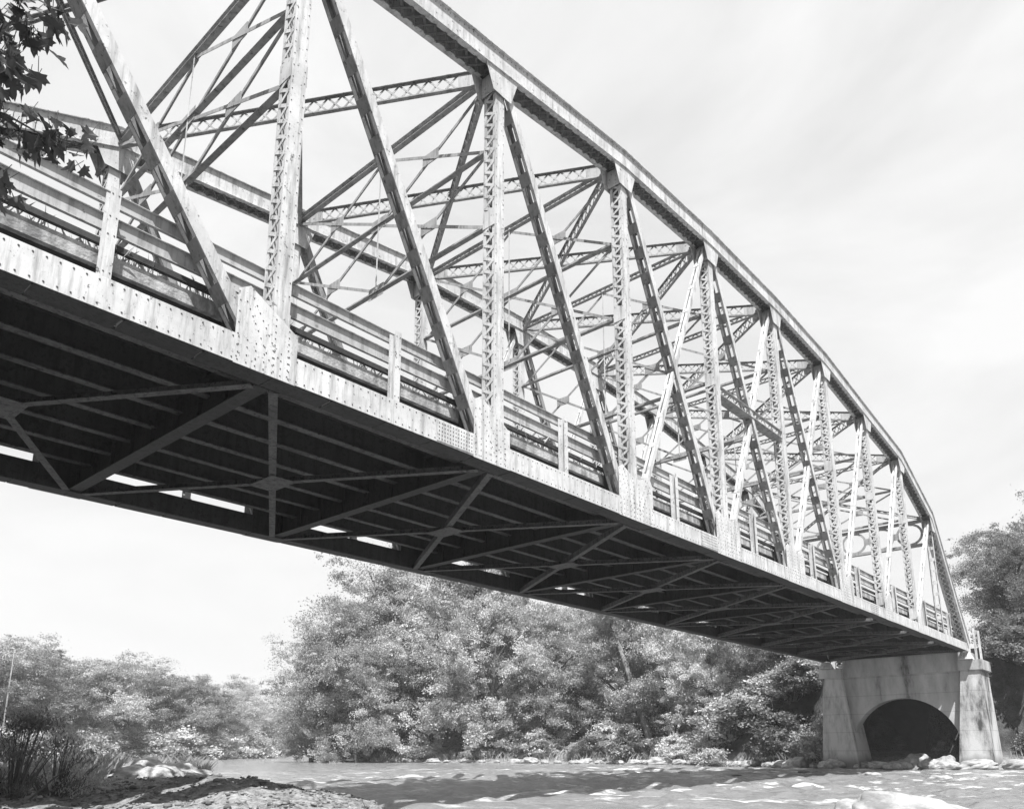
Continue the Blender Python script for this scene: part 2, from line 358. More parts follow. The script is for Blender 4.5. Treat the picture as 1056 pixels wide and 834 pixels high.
mu = t.nodes.new('ShaderNodeMath'); mu.operation = 'MULTIPLY'; t.links.new(fr.outputs[0], mu.inputs[0]); t.links.new(riff.outputs[0], mu.inputs[1])
fb = t.nodes.new('ShaderNodeBsdfDiffuse'); fb.inputs[0].default_value = (0.8, 0.8, 0.8, 1)
ms = t.nodes.new('ShaderNodeMixShader'); t.links.new(mu.outputs[0], ms.inputs[0]); t.links.new(b.outputs[0], ms.inputs[1]); t.links.new(fb.outputs[0], ms.inputs[2])
t.links.new(ms.outputs[0], t.nodes['Material Output'].inputs[0])
nrw, naw = 430, 760                          # one sheet with real waves, finer towards the near bank
rw = 2.0 * (1600 / 2.0) ** (np.arange(nrw) / (nrw - 1)); aw = np.arange(naw) / naw * 2 * math.pi
RW, AW = np.meshgrid(rw, aw, indexing='ij'); wx = CAM.x + RW * np.sin(AW); wy = CAM.y + RW * np.cos(AW); wz = np.zeros_like(wx)
rs = np.random.RandomState(8); rif = np.clip((wx - 18) / 14, 0, 1) * np.clip((62 - wx) / 6, 0, 1) * np.clip((wy + 16) / 8, 0, 1) * np.clip((40 - wy) / 20, 0, 1)
for k in range(46):
    lam = .9 * 1.075 ** k; a = rs.normal() * .55 + (math.pi if k % 3 == 0 else 0); amp = .0075 * lam ** .5 * min(1, (2.2 / lam) ** 1.5)
    fade = np.clip(1.8 - RW * .0145 * 2.4 / lam, 0, 1)
    ph = rs.uniform(0, 6.28); arg = 2 * math.pi / lam * (wx * math.cos(a) + wy * math.sin(a) + .35 * np.sin(wx * .21 + k) + .35 * np.sin(wy * .17 + 2 * k)) + ph
    wz += amp * fade * (np.sin(arg) + .35 * np.sin(2 * arg + 1)) * (1 + 1.5 * rif)
wv_ = np.column_stack([wx.ravel(), wy.ravel(), WATER + wz.ravel()]); n = nrw * naw
ii, jj = np.meshgrid(np.arange(nrw - 1), np.arange(naw), indexing='ij'); j2 = (jj + 1) % naw
q = np.stack([ii * naw + jj, ii * naw + j2, (ii + 1) * naw + j2, (ii + 1) * naw + jj], -1).reshape(-1, 4)
me = bpy.data.meshes.new('river_water'); me.vertices.add(n); me.vertices.foreach_set('co', wv_.ravel()); nf = len(q)
me.loops.add(4 * nf); me.loops.foreach_set('vertex_index', q[:, ::-1].ravel().astype(np.int32)); me.polygons.add(nf)
me.polygons.foreach_set('loop_start', np.arange(0, 4 * nf, 4, dtype=np.int32)); me.polygons.foreach_set('loop_total', np.full(nf, 4, dtype=np.int32))
me.polygons.foreach_set('use_smooth', np.ones(nf, dtype=bool)); me.materials.append(wm); me.update(calc_edges=True)
if me.polygons[1000].normal.z < 0: me.flip_normals()
struct(link('river_water', me))

# ------------------------------------------------------------------ the truss bridge (one thing, with parts)
bridge = empty('truss_bridge', 'long light-painted steel through truss bridge with arched top chord spanning the river', 'bridge')
HT = {1: 7.98, 2: 10.26, 3: 10.97, 4: 11.72, 5: 12.0, 6: 12.0, 7: 11.72, 8: 10.97, 9: 10.26, 10: 7.98}
LOW = 6.2         # underside of the sway frames
ZS = 5.9          # longitudinal strut at mid height of the centre panel
CB = 0.50         # bottom chord depth
def fy(near, tt): return tt if near else W - tt
LDIAG = [(r, r + 1) for r in range(1, 7)]          # upper joint r -> lower joint r+1
RDIAG = [(r, r - 1) for r in range(5, 11)]
def outer(near): return -1 if near else 1

for near in (True, False):
    Y = lambda tt: fy(near, tt)
    so_ = outer(near)
    # bottom chord
    mb = MB()
    for a, bb in ((0, .016), (.44, .456)):
        y0, y1 = sorted((Y(a), Y(bb))); mb.box((0, y0, 0), (SPAN, y1, CB), 0 if a == 0 else 2)
    for a, bb in ((.018, .10), (.356, .438)):
        y0, y1 = sorted((Y(a), Y(bb))); mb.box((0, y0, .004), (SPAN, y1, .02), 2); mb.box((0, y0, CB - .02), (SPAN, y1, CB - .004))
    if near:
        for k in range(int(SPAN / .17)):
            x = .1 + k * .17
            if 5 < x < 46:
                for z in (.065, CB - .065): mb.rivet(x, -.001, z, -1, .0165)
    ch = mb.build('bottom_chord', [M['paint'], M['rust'], M['shade']], bridge)
    mb = MB()
    y0, y1 = sorted((Y(.02), Y(.436)))
    for k in range(int(SPAN / 1.2)):
        mb.box((.1 + k * 1.2, y0, -.018), (1.255 + k * 1.2 + .015 * (k % 3), y1, -.003))
    mb.build('stay_plates', M['shade'], ch)
    # splice plates on the outer web
    for r, x0, x1 in ((2.9, 14.6, 15.65), (5, 25.6, 26.65), (7.9, 41.5, 42.5)):
        mb = MB(); y0, y1 = sorted((Y(-.012), Y(-.002))); mb.box((x0, y0, .03), (x1, y1, CB - .03))
        if near:
            for i in range(13):
                for z in (.08, .165, .25, .335, .42): mb.rivet(x0 + .06 + i * .078, -.012, z, -1, .017)
        mb.build('splice_plate', [M['paint'], M['rust']], bridge)
    # top chord with end posts: outer and inner webs, cover plate, flange strips, lacing below
    pts = [(0.0, .35)] + [(r * PANEL, HT[r] - .3) for r in range(1, 11)] + [(SPAN, .35)]
    def offs(dist):
        res = []
        for i, p in enumerate(pts):
            ns = []
            for a, bb in ((i - 1, i), (i, i + 1)):
                if 0 <= a and bb < len(pts):
                    dx, dz = pts[bb][0] - pts[a][0], pts[bb][1] - pts[a][1]; l = math.hypot(dx, dz); ns.append((-dz / l, dx / l))
            nx = sum(n_[0] for n_ in ns) / len(ns); nz_ = sum(n_[1] for n_ in ns) / len(ns); l2 = nx * nx + nz_ * nz_
            res.append((p[0] + nx / l2 * dist, p[1] + nz_ / l2 * dist))
        return res
    def band_y(mb, d0, d1, t0, t1, i0, i1, mi=0):
        lo, hi = offs(d0), offs(d1); y0, y1 = sorted((Y(t0), Y(t1)))
        for i in range(i0, i1):
            a, bq, cq, dq = lo[i], lo[i + 1], hi[i + 1], hi[i]
            mb.hexa([(a[0], y0, a[1]), (bq[0], y0, bq[1]), (bq[0], y1, bq[1]), (a[0], y1, a[1]), (dq[0], y0, dq[1]), (cq[0], y0, cq[1]), (cq[0], y1, cq[1]), (dq[0], y1, dq[1])], mi)
    def chord(i0, i1, name):
        mb = MB()
        band_y(mb, -.28, .28, -.02, 0, i0, i1); band_y(mb, -.28, .28, .46, .48, i0, i1)
        band_y(mb, .284, .31, -.09, .55, i0, i1)
        band_y(mb, -.30, -.284, -.075, .075, i0, i1); band_y(mb, -.30, -.284, .385, .535, i0, i1)
        if near and i0 == 1:
            up_, dn_ = offs(.23), offs(-.22)
            for i in (1, 2, 3, 4):
                for edge in (up_, dn_):
                    for k in range(36):
                        f = (k + .5) / 36; mb.rivet(edge[i][0] * (1 - f) + edge[i + 1][0] * f, -.021, edge[i][1] * (1 - f) + edge[i + 1][1] * f, -1, .016)
        if name == 'top_chord': o = mb.build(name, [M['paint'], M['rust']], bridge); mb = MB()
        lo = offs(-.306)
        for i in range(i0, i1):
            a, bq = lo[i], lo[i + 1]; dx, dz = bq[0] - a[0], bq[1] - a[1]; l = math.hypot(dx, dz); n_ = (dz / l, 0, -dx / l)
            f0, f1 = .55 / l, 1 - .55 / l
            A = lambda f, tt: (a[0] + dx * f, Y(tt), a[1] + dz * f)
            mb.zig(A(f0, .06), A(f1, .06), A(f0, .40), A(f1, .40), n_, int(l / .40), .06, .01, 0, True)
            for f in (f0 - .35 / l, f1 + .35 / l): mb.flat(A(f - .16 / l, .23), A(f + .16 / l, .23), n_, .44, .012)
        if name == 'top_chord': mb.build('lacing', M['half_shade'], o)
        else: mb.build(name, [M['paint'], M['rust']], bridge)
    chord(1, 10, 'top_chord'); chord(0, 1, 'end_post'); chord(10, 11, 'end_post')
    # verticals
    for r in range(2, 10):
        x = r * PANEL - .02; mb = MB(); zt = HT[r] - .35; hw = .155
        for a, bb in ((.03, .045), (.405, .42)):
            y0, y1 = sorted((Y(a), Y(bb))); mb.box((x - hw, y0, .05), (x + hw, y1, zt))
        for a, bb in ((.047, .125), (.325, .403)):
            y0, y1 = sorted((Y(a), Y(bb)))
            mb.box((x - hw, y0, .05), (x - hw + .014, y1, zt)); mb.box((x + hw - .014, y0, .05), (x + hw, y1, zt))
        if near and r < 5:
            for k in range(int((zt - 1.2) / .26)):
                for q in (-.12, .12): mb.rivet(x + q, .029, 1.6 + k * .26, -1, .014)
        vo = mb.build('vertical', [M['paint'], M['rust']], bridge)
        k = int((zt - 1.9) / .165)
        for xx, n_ in ((x - hw - .006, (-1, 0, 0)), (x + hw + .006, (1, 0, 0))):
            mb = MB(); mb.zig((xx, Y(.075), 1.35), (xx, Y(.075), zt - .5), (xx, Y(.375), 1.35), (xx, Y(.375), zt - .5), n_, k, .07, .009)
            for z0, z1 in ((.7, 1.3), (zt - .55, zt - .02), (LOW - .2, LOW + .25)):
                y0, y1 = sorted((Y(.035), Y(.415))); e = n_[0] * .005
                mb.box((min(xx + e, xx + 3 * e), y0, z0), (max(xx + e, xx + 3 * e), y1, z1))
            mb.build('lacing', M['paint'], vo)
    for r in (1, 10):   # slim hip hangers
        x = r * PANEL; mb = MB()
        for a in (.08, .37):
            y0, y1 = sorted((Y(a), Y(a + .014))); mb.box((x - .09, y0, .05), (x + .09, y1, HT[r] - .4))
            y0, y1 = sorted((Y(a + .016), Y(a + .08))); mb.box((x - .006, y0, .05), (x + .006, y1, HT[r] - .4))
        for k in range(8):
            z = 1.4 + k * .7; y0, y1 = sorted((Y(.10), Y(.366))); mb.box((x - .07, y0, z), (x - .056, y1, z + .2))
        mb.build('vertical', M['paint'], bridge)
    # diagonals: two pairs of angles joined by batten plates
    for (ru, rl) in LDIAG + RDIAG:
        p = Vector((ru * PANEL + (.12 if rl > ru else -.12), 0, HT[ru] - .55)); q = Vector((rl * PANEL + (-.42 if rl > ru else .42), 0, .42))
        d = (q - p).normalized(); n_ = Vector((-d.z, 0, d.x)); ln = (q - p).length
        counter = (ru, rl) in ((5, 6), (6, 7), (6, 5), (5, 4))
        wd = (.19 if counter else .23) if rl > ru else .135
        mb = MB()
        for tt in ((.06, .385) if rl > ru else (.12, .33)):
            mb.flat(p + Vector((0, Y(tt), 0)), q + Vector((0, Y(tt), 0)), (0, 1, 0), wd, .013, 1 if tt > .38 else 0)
            for sgn in (-1, 1):
                ym = Y(tt + (.045 if tt < .2 else -.045))
                pp = p + n_ * sgn * (wd / 2 - .006); qq = q + n_ * sgn * (wd / 2 - .006)
                mb.flat(pp + Vector((0, ym, 0)), qq + Vector((0, ym, 0)), n_, .074, .011)
        k = int((ln - 1.0) / (.74 if rl > ru else 1.15)); bl = .16 if rl > ru else .085
        for i in range(k):
            f = .6 + (ln - 1.2) * (i + .5) / k
            for sgn in (-1, 1):
                cpt = p + d * f + n_ * sgn * (wd / 2 + .006) + Vector((0, Y(.225), 0))
                mb.flat(cpt - d * bl, cpt + d * bl, n_, .315 if rl > ru else .20, .010, 1 if rl > ru else 0)
        mb.build('diagonal', [M['paint'], M['batten_shade']], bridge)
    # lower gusset plates
    for r in range(0, 12):
        x = r * PANEL; left = r in range(2, 8); right = r in range(4, 10)
        if r in (0, 11): poly = [(x - .35, -.02), (x + .55, -.02), (x + .55, 1.0), (x + .1, 1.15), (x - .35, .8)] if r == 0 else [(x - .55, -.02), (x + .35, -.02), (x + .35, .8), (x - .1, 1.15), (x - .55, 1.0)]
        else:
            poly = [(x - (.84 if left else .32), -.022), (x + (.84 if right else .30), -.022)]
            poly += [(x + .84, 1.15), (x + .66, 1.42), (x + .2, 1.2)] if right else [(x + .30, .88)]
            poly += ([(x - .2, 1.2)] if right else []) + [(x - .64, 1.43), (x - .84, 1.3)] if left else [(x - .32, .88)]
            if r in (1, 10): poly = [(x - .3, -.022), (x + .3, -.022), (x + .3, .8), (x - .3, .8)]
        mb = MB()
        for a, bb in ((-.016, -.003), (.459, .471)):
            y0, y1 = sorted((Y(a), Y(bb))); mb.prism_y(poly, y0, y1, 0 if a < 0 else 2)
        if near and 1 < r < 9:
            rr = .0145
            for k in range(9):
                for q in (-.13, .13):
                    mb.rivet(x + q, -.017, .08 + k * .12, -1, rr)
                if left:
                    f = .1 + k * .115; mb.rivet(x - .62 + f * .55, -.017, 1.33 - f * .95, -1, rr); mb.rivet(x - .73 + f * .5, -.017, 1.22 - f * .95, -1, rr)
                if right:
                    f = .1 + k * .115; mb.rivet(x + .62 - f * .55, -.017, 1.31 - f * .95, -1, rr); mb.rivet(x + .73 - f * .5, -.017, 1.2 - f * .95, -1, rr)
            for k in range(11):
                xx = x - .78 + k * .156
                if poly[0][0] < xx - .03 and xx + .03 < poly[1][0]:
                    for z in (.05, .18, .32, .45): mb.rivet(xx, -.017, z, -1, rr)
            if left:
                for k in range(6): mb.rivet(x - .8, -.017, .1 + k * .2, -1, rr)
        g = mb.build('gusset_plate', [M['paint'], M['rust'], M['shade']], bridge)
    # upper gusset plates
    for r in range(1, 11):
        x = r * PANEL; z = HT[r] - .3
        sl_ = [(HT.get(r - 1, .65) - .3 - z) / -PANEL if r > 1 else (z - .35) / PANEL, (HT.get(r + 1, .65) - .3 - z) / PANEL if r < 10 else (.35 - z) / PANEL]
        if r == 1: sl_[0] = (z - .35) / PANEL
        poly = [(x - .62, z + sl_[0] * -.62 - .20), (x - .32, z - 1.0), (x + .32, z - 1.0), (x + .62, z + sl_[1] * .62 - .20), (x, z + .02)]
        if r == 1: poly[0] = (x - .4, z - .62)
        if r == 10: poly[3] = (x + .4, z - .62)
        mb = MB()
        for a, bb in ((-.034, -.022), (.482, .494)):
            y0, y1 = sorted((Y(a), Y(bb))); mb.prism_y(poly, y0, y1)
        y0, y1 = sorted((Y(.0), Y(.455))); mb.box((x - .24, y0, z - .95), (x - .226, y1, z - .38))
        mb.build('gusset_plate', M['paint'], bridge)
    # longitudinal strut across the centre panel
    mb = MB(); x0, x1 = 5 * PANEL + .16, 6 * PANEL - .2
    for tt in (.09, .36):
        for z in (ZS - .15, ZS + .15): mb.flat((x0, Y(tt), z), (x1, Y(tt), z), (0, 0, 1), .13, .014)
        mb.zig((x0, Y(tt), ZS - .14), (x1, Y(tt), ZS - .14), (x0, Y(tt), ZS + .14), (x1, Y(tt), ZS + .14), (0, 1, 0), 16, .05, .01)
    mb.flat((x0, Y(.225), ZS - .165), (x1, Y(.225), ZS - .165), (0, 0, 1), .36, .01)
    mb.build('longitudinal_strut', M['brace'], bridge)
    # deck edge: curb
    mb = MB(); y0, y1 = sorted((Y(.535), Y(.92))); mb.box((0, y0, .96 if near else .84), (SPAN, y1, 1.21))
    mb.build('curb', M['curb'], bridge)
    # guard rail: three lines of rail on posts at the middle of every panel
    gr = MB()
    for z0, z1 in ((1.98, 2.22), (1.53, 1.82)):
        a, bb = sorted((Y(.52), Y(.532))); gr.box((0.2, a, z0), (SPAN - .2, bb, z1))
        a, bb = sorted((Y(.472), Y(.518))); gr.box((0.2, a, z0 + .002), (SPAN - .2, bb, z0 + .014)); gr.box((0.2, a, z1 - .014), (SPAN - .2, bb, z1 - .002))
    a, bb = sorted((Y(.472), Y(.55))); gr.box((0.2, a, 1.285), (SPAN - .2, bb, 1.298), 1); a, bb = sorted((Y(.50), Y(.51))); gr.box((0.2, a, 1.30), (SPAN - .2, bb, 1.40), 1)  # lowest rail: its shaded underside is put into the dark colour
    go = gr.build('guard_rail', [M['rail'], M['shade']], bridge)
    for r in range(11):
        x = (r + .5) * PANEL; mb = MB()
        for a, bb in ((.27, .284), (.455, .469)):
            y0, y1 = sorted((Y(a), Y(bb))); mb.box((x - .075, y0, CB + .002), (x + .075, y1, 2.16))
        y0, y1 = sorted((Y(.286), Y(.453))); mb.box((x - .007, y0, CB + .002), (x + .007, y1, 2.14))
        y0, y1 = sorted((Y(.24), Y(.472))); mb.box((x - .11, y0, CB + .001), (x + .11, y1, CB + .014))
        for z in (.75, 1.37, 1.67, 2.05):
            for q in (-.045, .045): mb.rivet(x + q, Y(.269), z, so_, .014, 1)
        mb.build('rail_post', [M['postp'], M['rust']], go)

# deck slab, stringers, floor beams
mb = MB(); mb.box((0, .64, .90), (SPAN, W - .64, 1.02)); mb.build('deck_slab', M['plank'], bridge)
mb = MB(); mb.box((0, .93, 1.024), (SPAN, W - .93, 1.07)); mb.build('road_surface', M['road'], bridge)
for k in range(7):
    y = 1.32 + k * (W - 2.64) / 6; mb = MB()
    mb.box((.05, y - .008, .44), (SPAN - .05, y + .008, .88)); mb.box((.05, y - .09, .415), (SPAN - .05, y + .09, .437), 1); mb.box((.05, y - .09, .882), (SPAN - .05, y + .09, .897))
    mb.build('stringer', [M['shade'], M['half_shade']], bridge)
for r in range(12):
    x = min(max(r * PANEL, .14), SPAN - .14); mb = MB()
    mb.box((x - .009, .475, .05), (x + .009, W - .475, .78)); mb.box((x - .14, .475, .02), (x + .14, W - .475, .047)); mb.box((x - .14, .475, .783), (x + .14, W - .475, .80))
    for k in range(9):
        y = .7 + k * (W - 1.4) / 8
        for sx in (-1, 1): mb.box((min(x + sx * .012, x + sx * .085), y - .006, .05), (max(x + sx * .012, x + sx * .085), y + .006, .78))
    mb.build('floor_beam', M['shade'], bridge)
for r in range(11):
    x0, x1 = r * PANEL, (r + 1) * PANEL
    for k, (ya, yb) in enumerate(((.5, W - .5), (W - .5, .5))):
        mb = MB(); dz = -.02 - .016 * k
        mb.flat((x0 + .2, ya, dz), (x1 - .2, yb, dz), (0, 0, 1), .16, .013)
        d = Vector((x1 - x0 - .4, yb - ya, 0)).normalized(); a = Vector((-d.y, d.x, 0)) * .073
        mb.flat(Vector((x0 + .2, ya, dz + .085 + .016 * k)) + a, Vector((x1 - .2, yb, dz + .085 + .016 * k)) + a, (0, 0, 1), .013, .15 - .03 * k)
        if k == 0:
            mb.prism_y  # centre plate
            xm = (x0 + x1) / 2; mb.box((xm - .32, W / 2 - .5, -.054), (xm + .32, W / 2 + .5, -.046))
        mb.build('lower_lateral_brace', M['half_shade'], bridge)
# top lateral bracing: latticed struts in an X in every panel
def lattice_beam(mb, p, q, depth, fl, cells, dz=0.0):
    p = Vector(p); q = Vector(q); p.z += dz; q.z += dz
    u = Vector((0, 0, 1)); d = (q - p).normalized(); a = u.cross(d).normalized(); nn = d.cross(a).normalized()
    if nn.z < 0: nn = -nn
    h = nn * depth / 2
    mb.flat(p + h, q + h, nn, fl, .016); mb.flat(p - h, q - h, nn, fl, .016)
    for sg in (-1, 1):
        mb.flat(p + h * .86 , q + h * .86, a, .075, .014); mb.flat(p - h * .86, q - h * .86, a, .075, .014)
    mb.zig(p + h * .9 + a * .013, q + h * .9 + a * .013, p - h * .9 + a * .013, q - h * .9 + a * .013, a, cells, .05, .01, 0, True)
    for f in (.0, 1.0):
        e = p.lerp(q, .03 if f == 0 else .97); g = p.lerp(q, .075 if f == 0 else .925)
        mb.flat(e, g, a, depth * .8, .02)
for r in range(1, 10):
    x0, x1 = r * PANEL, (r + 1) * PANEL
    for k in range(2):
        za, zb = HT[r] - .38, HT[r + 1] - .38
        mb = MB()
        p, q = ((x0, .5, za), (x1, W - .5, zb)) if k == 0 else ((x0, W - .5, za), (x1, .5, zb))
        lattice_beam(mb, p, q, .46 if 1 < r < 9 else .15, .11 if 1 < r < 9 else .08, 26, .003 * k)
        mb.build('upper_lateral_brace', M['brace'], bridge)
# sway frames: top strut, two lower struts, crossed angles, a slim hanger
for r in range(2, 10):
    x = r * PANEL; zt = HT[r] - .42; zm = (zt + LOW) / 2 - .05
    sf = MB(); y0, y1, ym = .5, W - .5, W / 2
    sf.flat((x, y0, zt + .09), (x, y1, zt + .09), (0, 0, 1), .15, .016); sf.flat((x, y0, zt - .09), (x, y1, zt - .09), (0, 0, 1), .15, .016)
    sf.zig((x, y0, zt - .08), (x, y1, zt - .08), (x, y0, zt + .08), (x, y1, zt + .08), (1, 0, 0), 40, .05, .01)
    so2 = sf.build('sway_frame', M['brace'], bridge)
    for z in (zm, LOW):
        mb = MB(); mb.flat((x, y0 - .08, z), (x, y1 + .08, z), (0, 0, 1), .14, .014); mb.flat((x, y0 - .08, z + .055), (x, y1 + .08, z + .055), (1, 0, 0), .095, .014)
        mb.build('sway_strut', M['brace'], so2)
    mb = MB()
    for za, zb in ((zt - .14, zm + .02), (zm - .02, LOW + .02)):
        for ya, yb in ((y0, ym), (ym, y1)):
            e = .02
            mb.flat((x + e, ya, za), (x + e, yb, zb), (1, 0, 0), .085, .012); mb.flat((x - e, ya, zb), (x - e, yb, za), (1, 0, 0), .085, .012)
            mb.flat((x + .045, ya, za), (x + .045, yb, zb), (0, 0, 1), .05, .012)
            yc, zc = (ya + yb) / 2, (za + zb) / 2; mb.box((x - .012, yc - .3, zc - .16), (x + .012, yc + .3, zc + .16))
    for z in (zm, LOW): mb.box((x - .034, ym - .32, z - .16), (x - .028, ym + .32, z + .2))
    mb.build('cross_bracing', M['brace'], so2)
    mb = MB(); mb.box((x - .045, ym - .025, LOW + .1), (x - .036, ym + .025, zt)); mb.build('hanger', M['paint'], so2)
# portals at the two ends
for r in (1, 10):
    x = r * PANEL + (-.0); zt = HT[r] - .42; zb = zt - 1.62; mb = MB(); y0, y1 = .5, W - .5
    for z in (zt, zb): mb.flat((x, y0, z), (x, y1, z), (0, 0, 1), .26, .02); mb.flat((x, y0, z + (-.1 if z == zt else .1)), (x, y1, z + (-.1 if z == zt else .1)), (1, 0, 0), .16, .02)
    n = 5; cw = (y1 - y0) / n; hh = (zt - zb) / 2 - .17
    for i in range(n):
        yc = y0 + cw * (i + .5); zc = (zt + zb) / 2; pr = None
        for k in range(17):
            a = 2 * math.pi * k / 16; pt = Vector((x, yc + math.cos(a) * cw * .43, zc + math.sin(a) * hh))
            if pr is not None: mb.flat(pr, pt, (1, 0, 0), .14, .03 + .002 * (k % 2))
            pr = pt
        if i: mb.box((x - .012, y0 + cw * i - .22, zc - .2), (x + .012, y0 + cw * i + .22, zc + .2))
    mb.build('portal_frame', M['brace'], bridge)
# bearing shoes
for yy in (.23, W - .23):
    mb = MB(); mb.hexa([(SPAN - .5, yy - .4, -.5), (SPAN + .4, yy - .4, -.5), (SPAN + .4, yy + .4, -.5), (SPAN - .5, yy + .4, -.5), (SPAN - .25, yy - .24, -.03), (SPAN + .2, yy - .24, -.03), (SPAN + .2, yy + .24, -.03), (SPAN - .25, yy + .24, -.03)])
    mb.build('bearing_shoe', M['paint'], bridge)

# ------------------------------------------------------------------ pier / abutment on the far bank
pier = empty('bridge_pier', 'stained concrete pier with round arch and two buttresses under the far bridge end', 'pier')
def wall_arch():
    mb = MB(); x0, x1 = 61.0, 61.9; zb, zt = -7.9, -1.15; ya, yb = .3, 8.9; yc, r = 4.5, 3.4; zs = -6.1; n = 28
    arc = [(yc - r, zb)] + [(yc - r * math.cos(math.pi * i / n), zs + r * math.sin(math.pi * i / n)) for i in range(n + 1)] + [(yc + r, zb)]
    for x, s in ((x0, 1), (x1, -1)):
        k = len(arc)
        vs = [(x, y, z) for y, z in arc]
        tops = [(x, y, zt) for y, z in arc]
        fs = [(i, i + k, i + 1 + k, i + 1) for i in range(k - 1)]
        mb.add(vs + tops, [f if s < 0 else f[::-1] for f in fs])
        for a, b_ in ((ya, yc - r), (yc + r, yb)):
            q = [(x, a, zb), (x, b_, zb), (x, b_, zt), (x, a, zt)]; mb.add(q, [(0, 1, 2, 3) if s < 0 else (3, 2, 1, 0)])
    k = len(arc); vs = [(x0, y, z) for y, z in arc] + [(x1, y, z) for y, z in arc]
    mb.add(vs, [(i, i + 1, i + 1 + k, i + k) for i in range(k - 1)])
    mb.add([(x0, ya, zb), (x1, ya, zb), (x1, ya, zt), (x0, ya, zt)], [(0, 1, 2, 3)]); mb.add([(x0, yb, zb), (x1, yb, zb), (x1, yb, zt), (x0, yb, zt)], [(3, 2, 1, 0)])
    mb.add([(x0, ya, zt), (x1, ya, zt), (x1, yb, zt), (x0, yb, zt)], [(0, 1, 2, 3)])
    return mb
wall_arch().build('arch_wall', M['concrete'], pier)
mb = MB(); mb.box((66.0, .3, -7.9), (66.4, 8.9, .8)); mb.box((61.904, .3, -7.9), (65.996, .7, -1.155)); mb.box((61.904, 8.5, -7.9), (65.996, 8.9, -1.155)); mb.build('chamber_walls', mat('arch_shade', .03, .018, 2), pier)   # walls holding the fill, near-black to paint in the shade behind the arch
def frustum(mb, b, t, z0, z1):
    mb.hexa([(b[0], b[2], z0), (b[1], b[2], z0), (b[1], b[3], z0), (b[0], b[3], z0), (t[0], t[2], z1), (t[1], t[2], z1), (t[1], t[3], z1), (t[0], t[3], z1)])
for bb, tt in (((60.2, 63.2, -.62, 1.42), (60.55, 62.8, -.46, .66)), ((60.2, 63.2, 7.25, 9.85), (60.55, 62.8, 8.15, 9.4))):
    mb = MB(); frustum(mb, bb, tt, -7.9, -1.155); mb.build('buttress', M['stained'], pier)
mb = MB(); mb.box((60.42, -.62, -1.15), (62.95, .76, -.52)); mb.box((60.42, 8.05, -1.15), (62.95, 9.6, -.52)); mb.box((60.8, .764, -1.146), (66.0, 8.046, -.16))
mb.box((60.81, .764, -.158), (66.0, 8.046, .40))
mb.build('cap_beam', M['concrete'], pier)
# approach road on the fill behind the pier, and its rails
mb = MB(); pts = [(60.9, 4.63), (68, 4.63), (74, 6.5), (80, 12), (84, 22), (86, 40)]
prev = None; vs = []; fs = []
for i, (x, y) in enumerate(pts):
    a = pts[max(i - 1, 0)]; b_ = pts[min(i + 1, len(pts) - 1)]; d = Vector((b_[0] - a[0], b_[1] - a[1], 0)).normalized(); n_ = Vector((-d.y, d.x, 0)) * 3.3
    vs += [(x - n_.x, y - n_.y, 1.02), (x + n_.x, y + n_.y, 1.02)]
    if i: fs.append((2 * i - 2, 2 * i, 2 * i + 1, 2 * i - 1)[::-1])
mb.add(vs, [f[::-1] for f in fs]); struct(mb.build('road', M['road']))
for yy, lab in ((-.15, 'short white-posted guard rail past the near corner of the far bridge end'), (9.4, 'short guard rail past the upstream corner of the far bridge end')):
    g = empty('approach_rail', lab, 'guard rail', (61.4, yy, .2))
    for k in range(2):
        mb = MB(); mb.box((61.6 + k * 1.4, yy - .06, -.5), (61.72 + k * 1.4, yy + .06, 1.6)); o = mb.build('post', M['postp'], g); o.matrix_parent_inverse = Matrix.Translation((-61.4, -yy, -.2))
    mb = MB()
    for z in (1.05, 1.4): mb.box((61.3, yy + .1, z), (63.4, yy + .13, z + .13))
    o = mb.build('rail', M['rail'], g); o.matrix_parent_inverse = Matrix.Translation((-61.4, -yy, -.2))

# ------------------------------------------------------------------ trees
def quads_mesh(name, C0, A, B, matl):
    """leaves: rhombs with half axes A (length) and B (width)"""
    n = len(C0); co = np.empty((n, 4, 3)); co[:, 0] = C0 - A; co[:, 1] = C0 + B - A * .15; co[:, 2] = C0 + A; co[:, 3] = C0 - B - A * .15
    me = bpy.data.meshes.new(name); me.vertices.add(4 * n); me.vertices.foreach_set('co', co.ravel())
    me.loops.add(4 * n); me.loops.foreach_set('vertex_index', np.arange(4 * n, dtype=np.int32))
    me.polygons.add(n); me.polygons.foreach_set('loop_start', np.arange(0, 4 * n, 4, dtype=np.int32)); me.polygons.foreach_set('loop_total', np.full(n, 4, dtype=np.int32))
    me.materials.append(matl); me.update(calc_edges=True); return me
def unit(v): return v / np.maximum(np.linalg.norm(v, axis=-1, keepdims=True), 1e-9)
def leaves(rng, cen, rad_, counts, size, droop=0.3):
    P, A, B = [], [], []
    for c0, r0, n in zip(cen, rad_, counts):
        d = rng.normal(size=(n, 3)); ax = unit(rng.normal(size=3) * [1, 1, .5] + [0, 0, -.15])       # soft-edged, drawn-out spray
        off_ = d * np.array([.40, .40, .26]) * r0; off_ = off_ + (off_ @ ax)[:, None] * ax * rng.uniform(.3, 1.3); p = c0 + off_; d = unit(d)
        nrm = unit(d * .25 + rng.normal(size=(n, 3)) * .45 + unit(rng.normal(size=3) + np.array([0, 0, .9])) * .8)
        a = unit(np.cross(nrm, rng.normal(size=(n, 3)))); b_ = np.cross(nrm, a)
        s = size * rng.uniform(.55, 1.25, n)[:, None]
        P.append(p); A.append(a * s); B.append(b_ * s * .55)
    return np.concatenate(P), np.concatenate(A), np.concatenate(B)
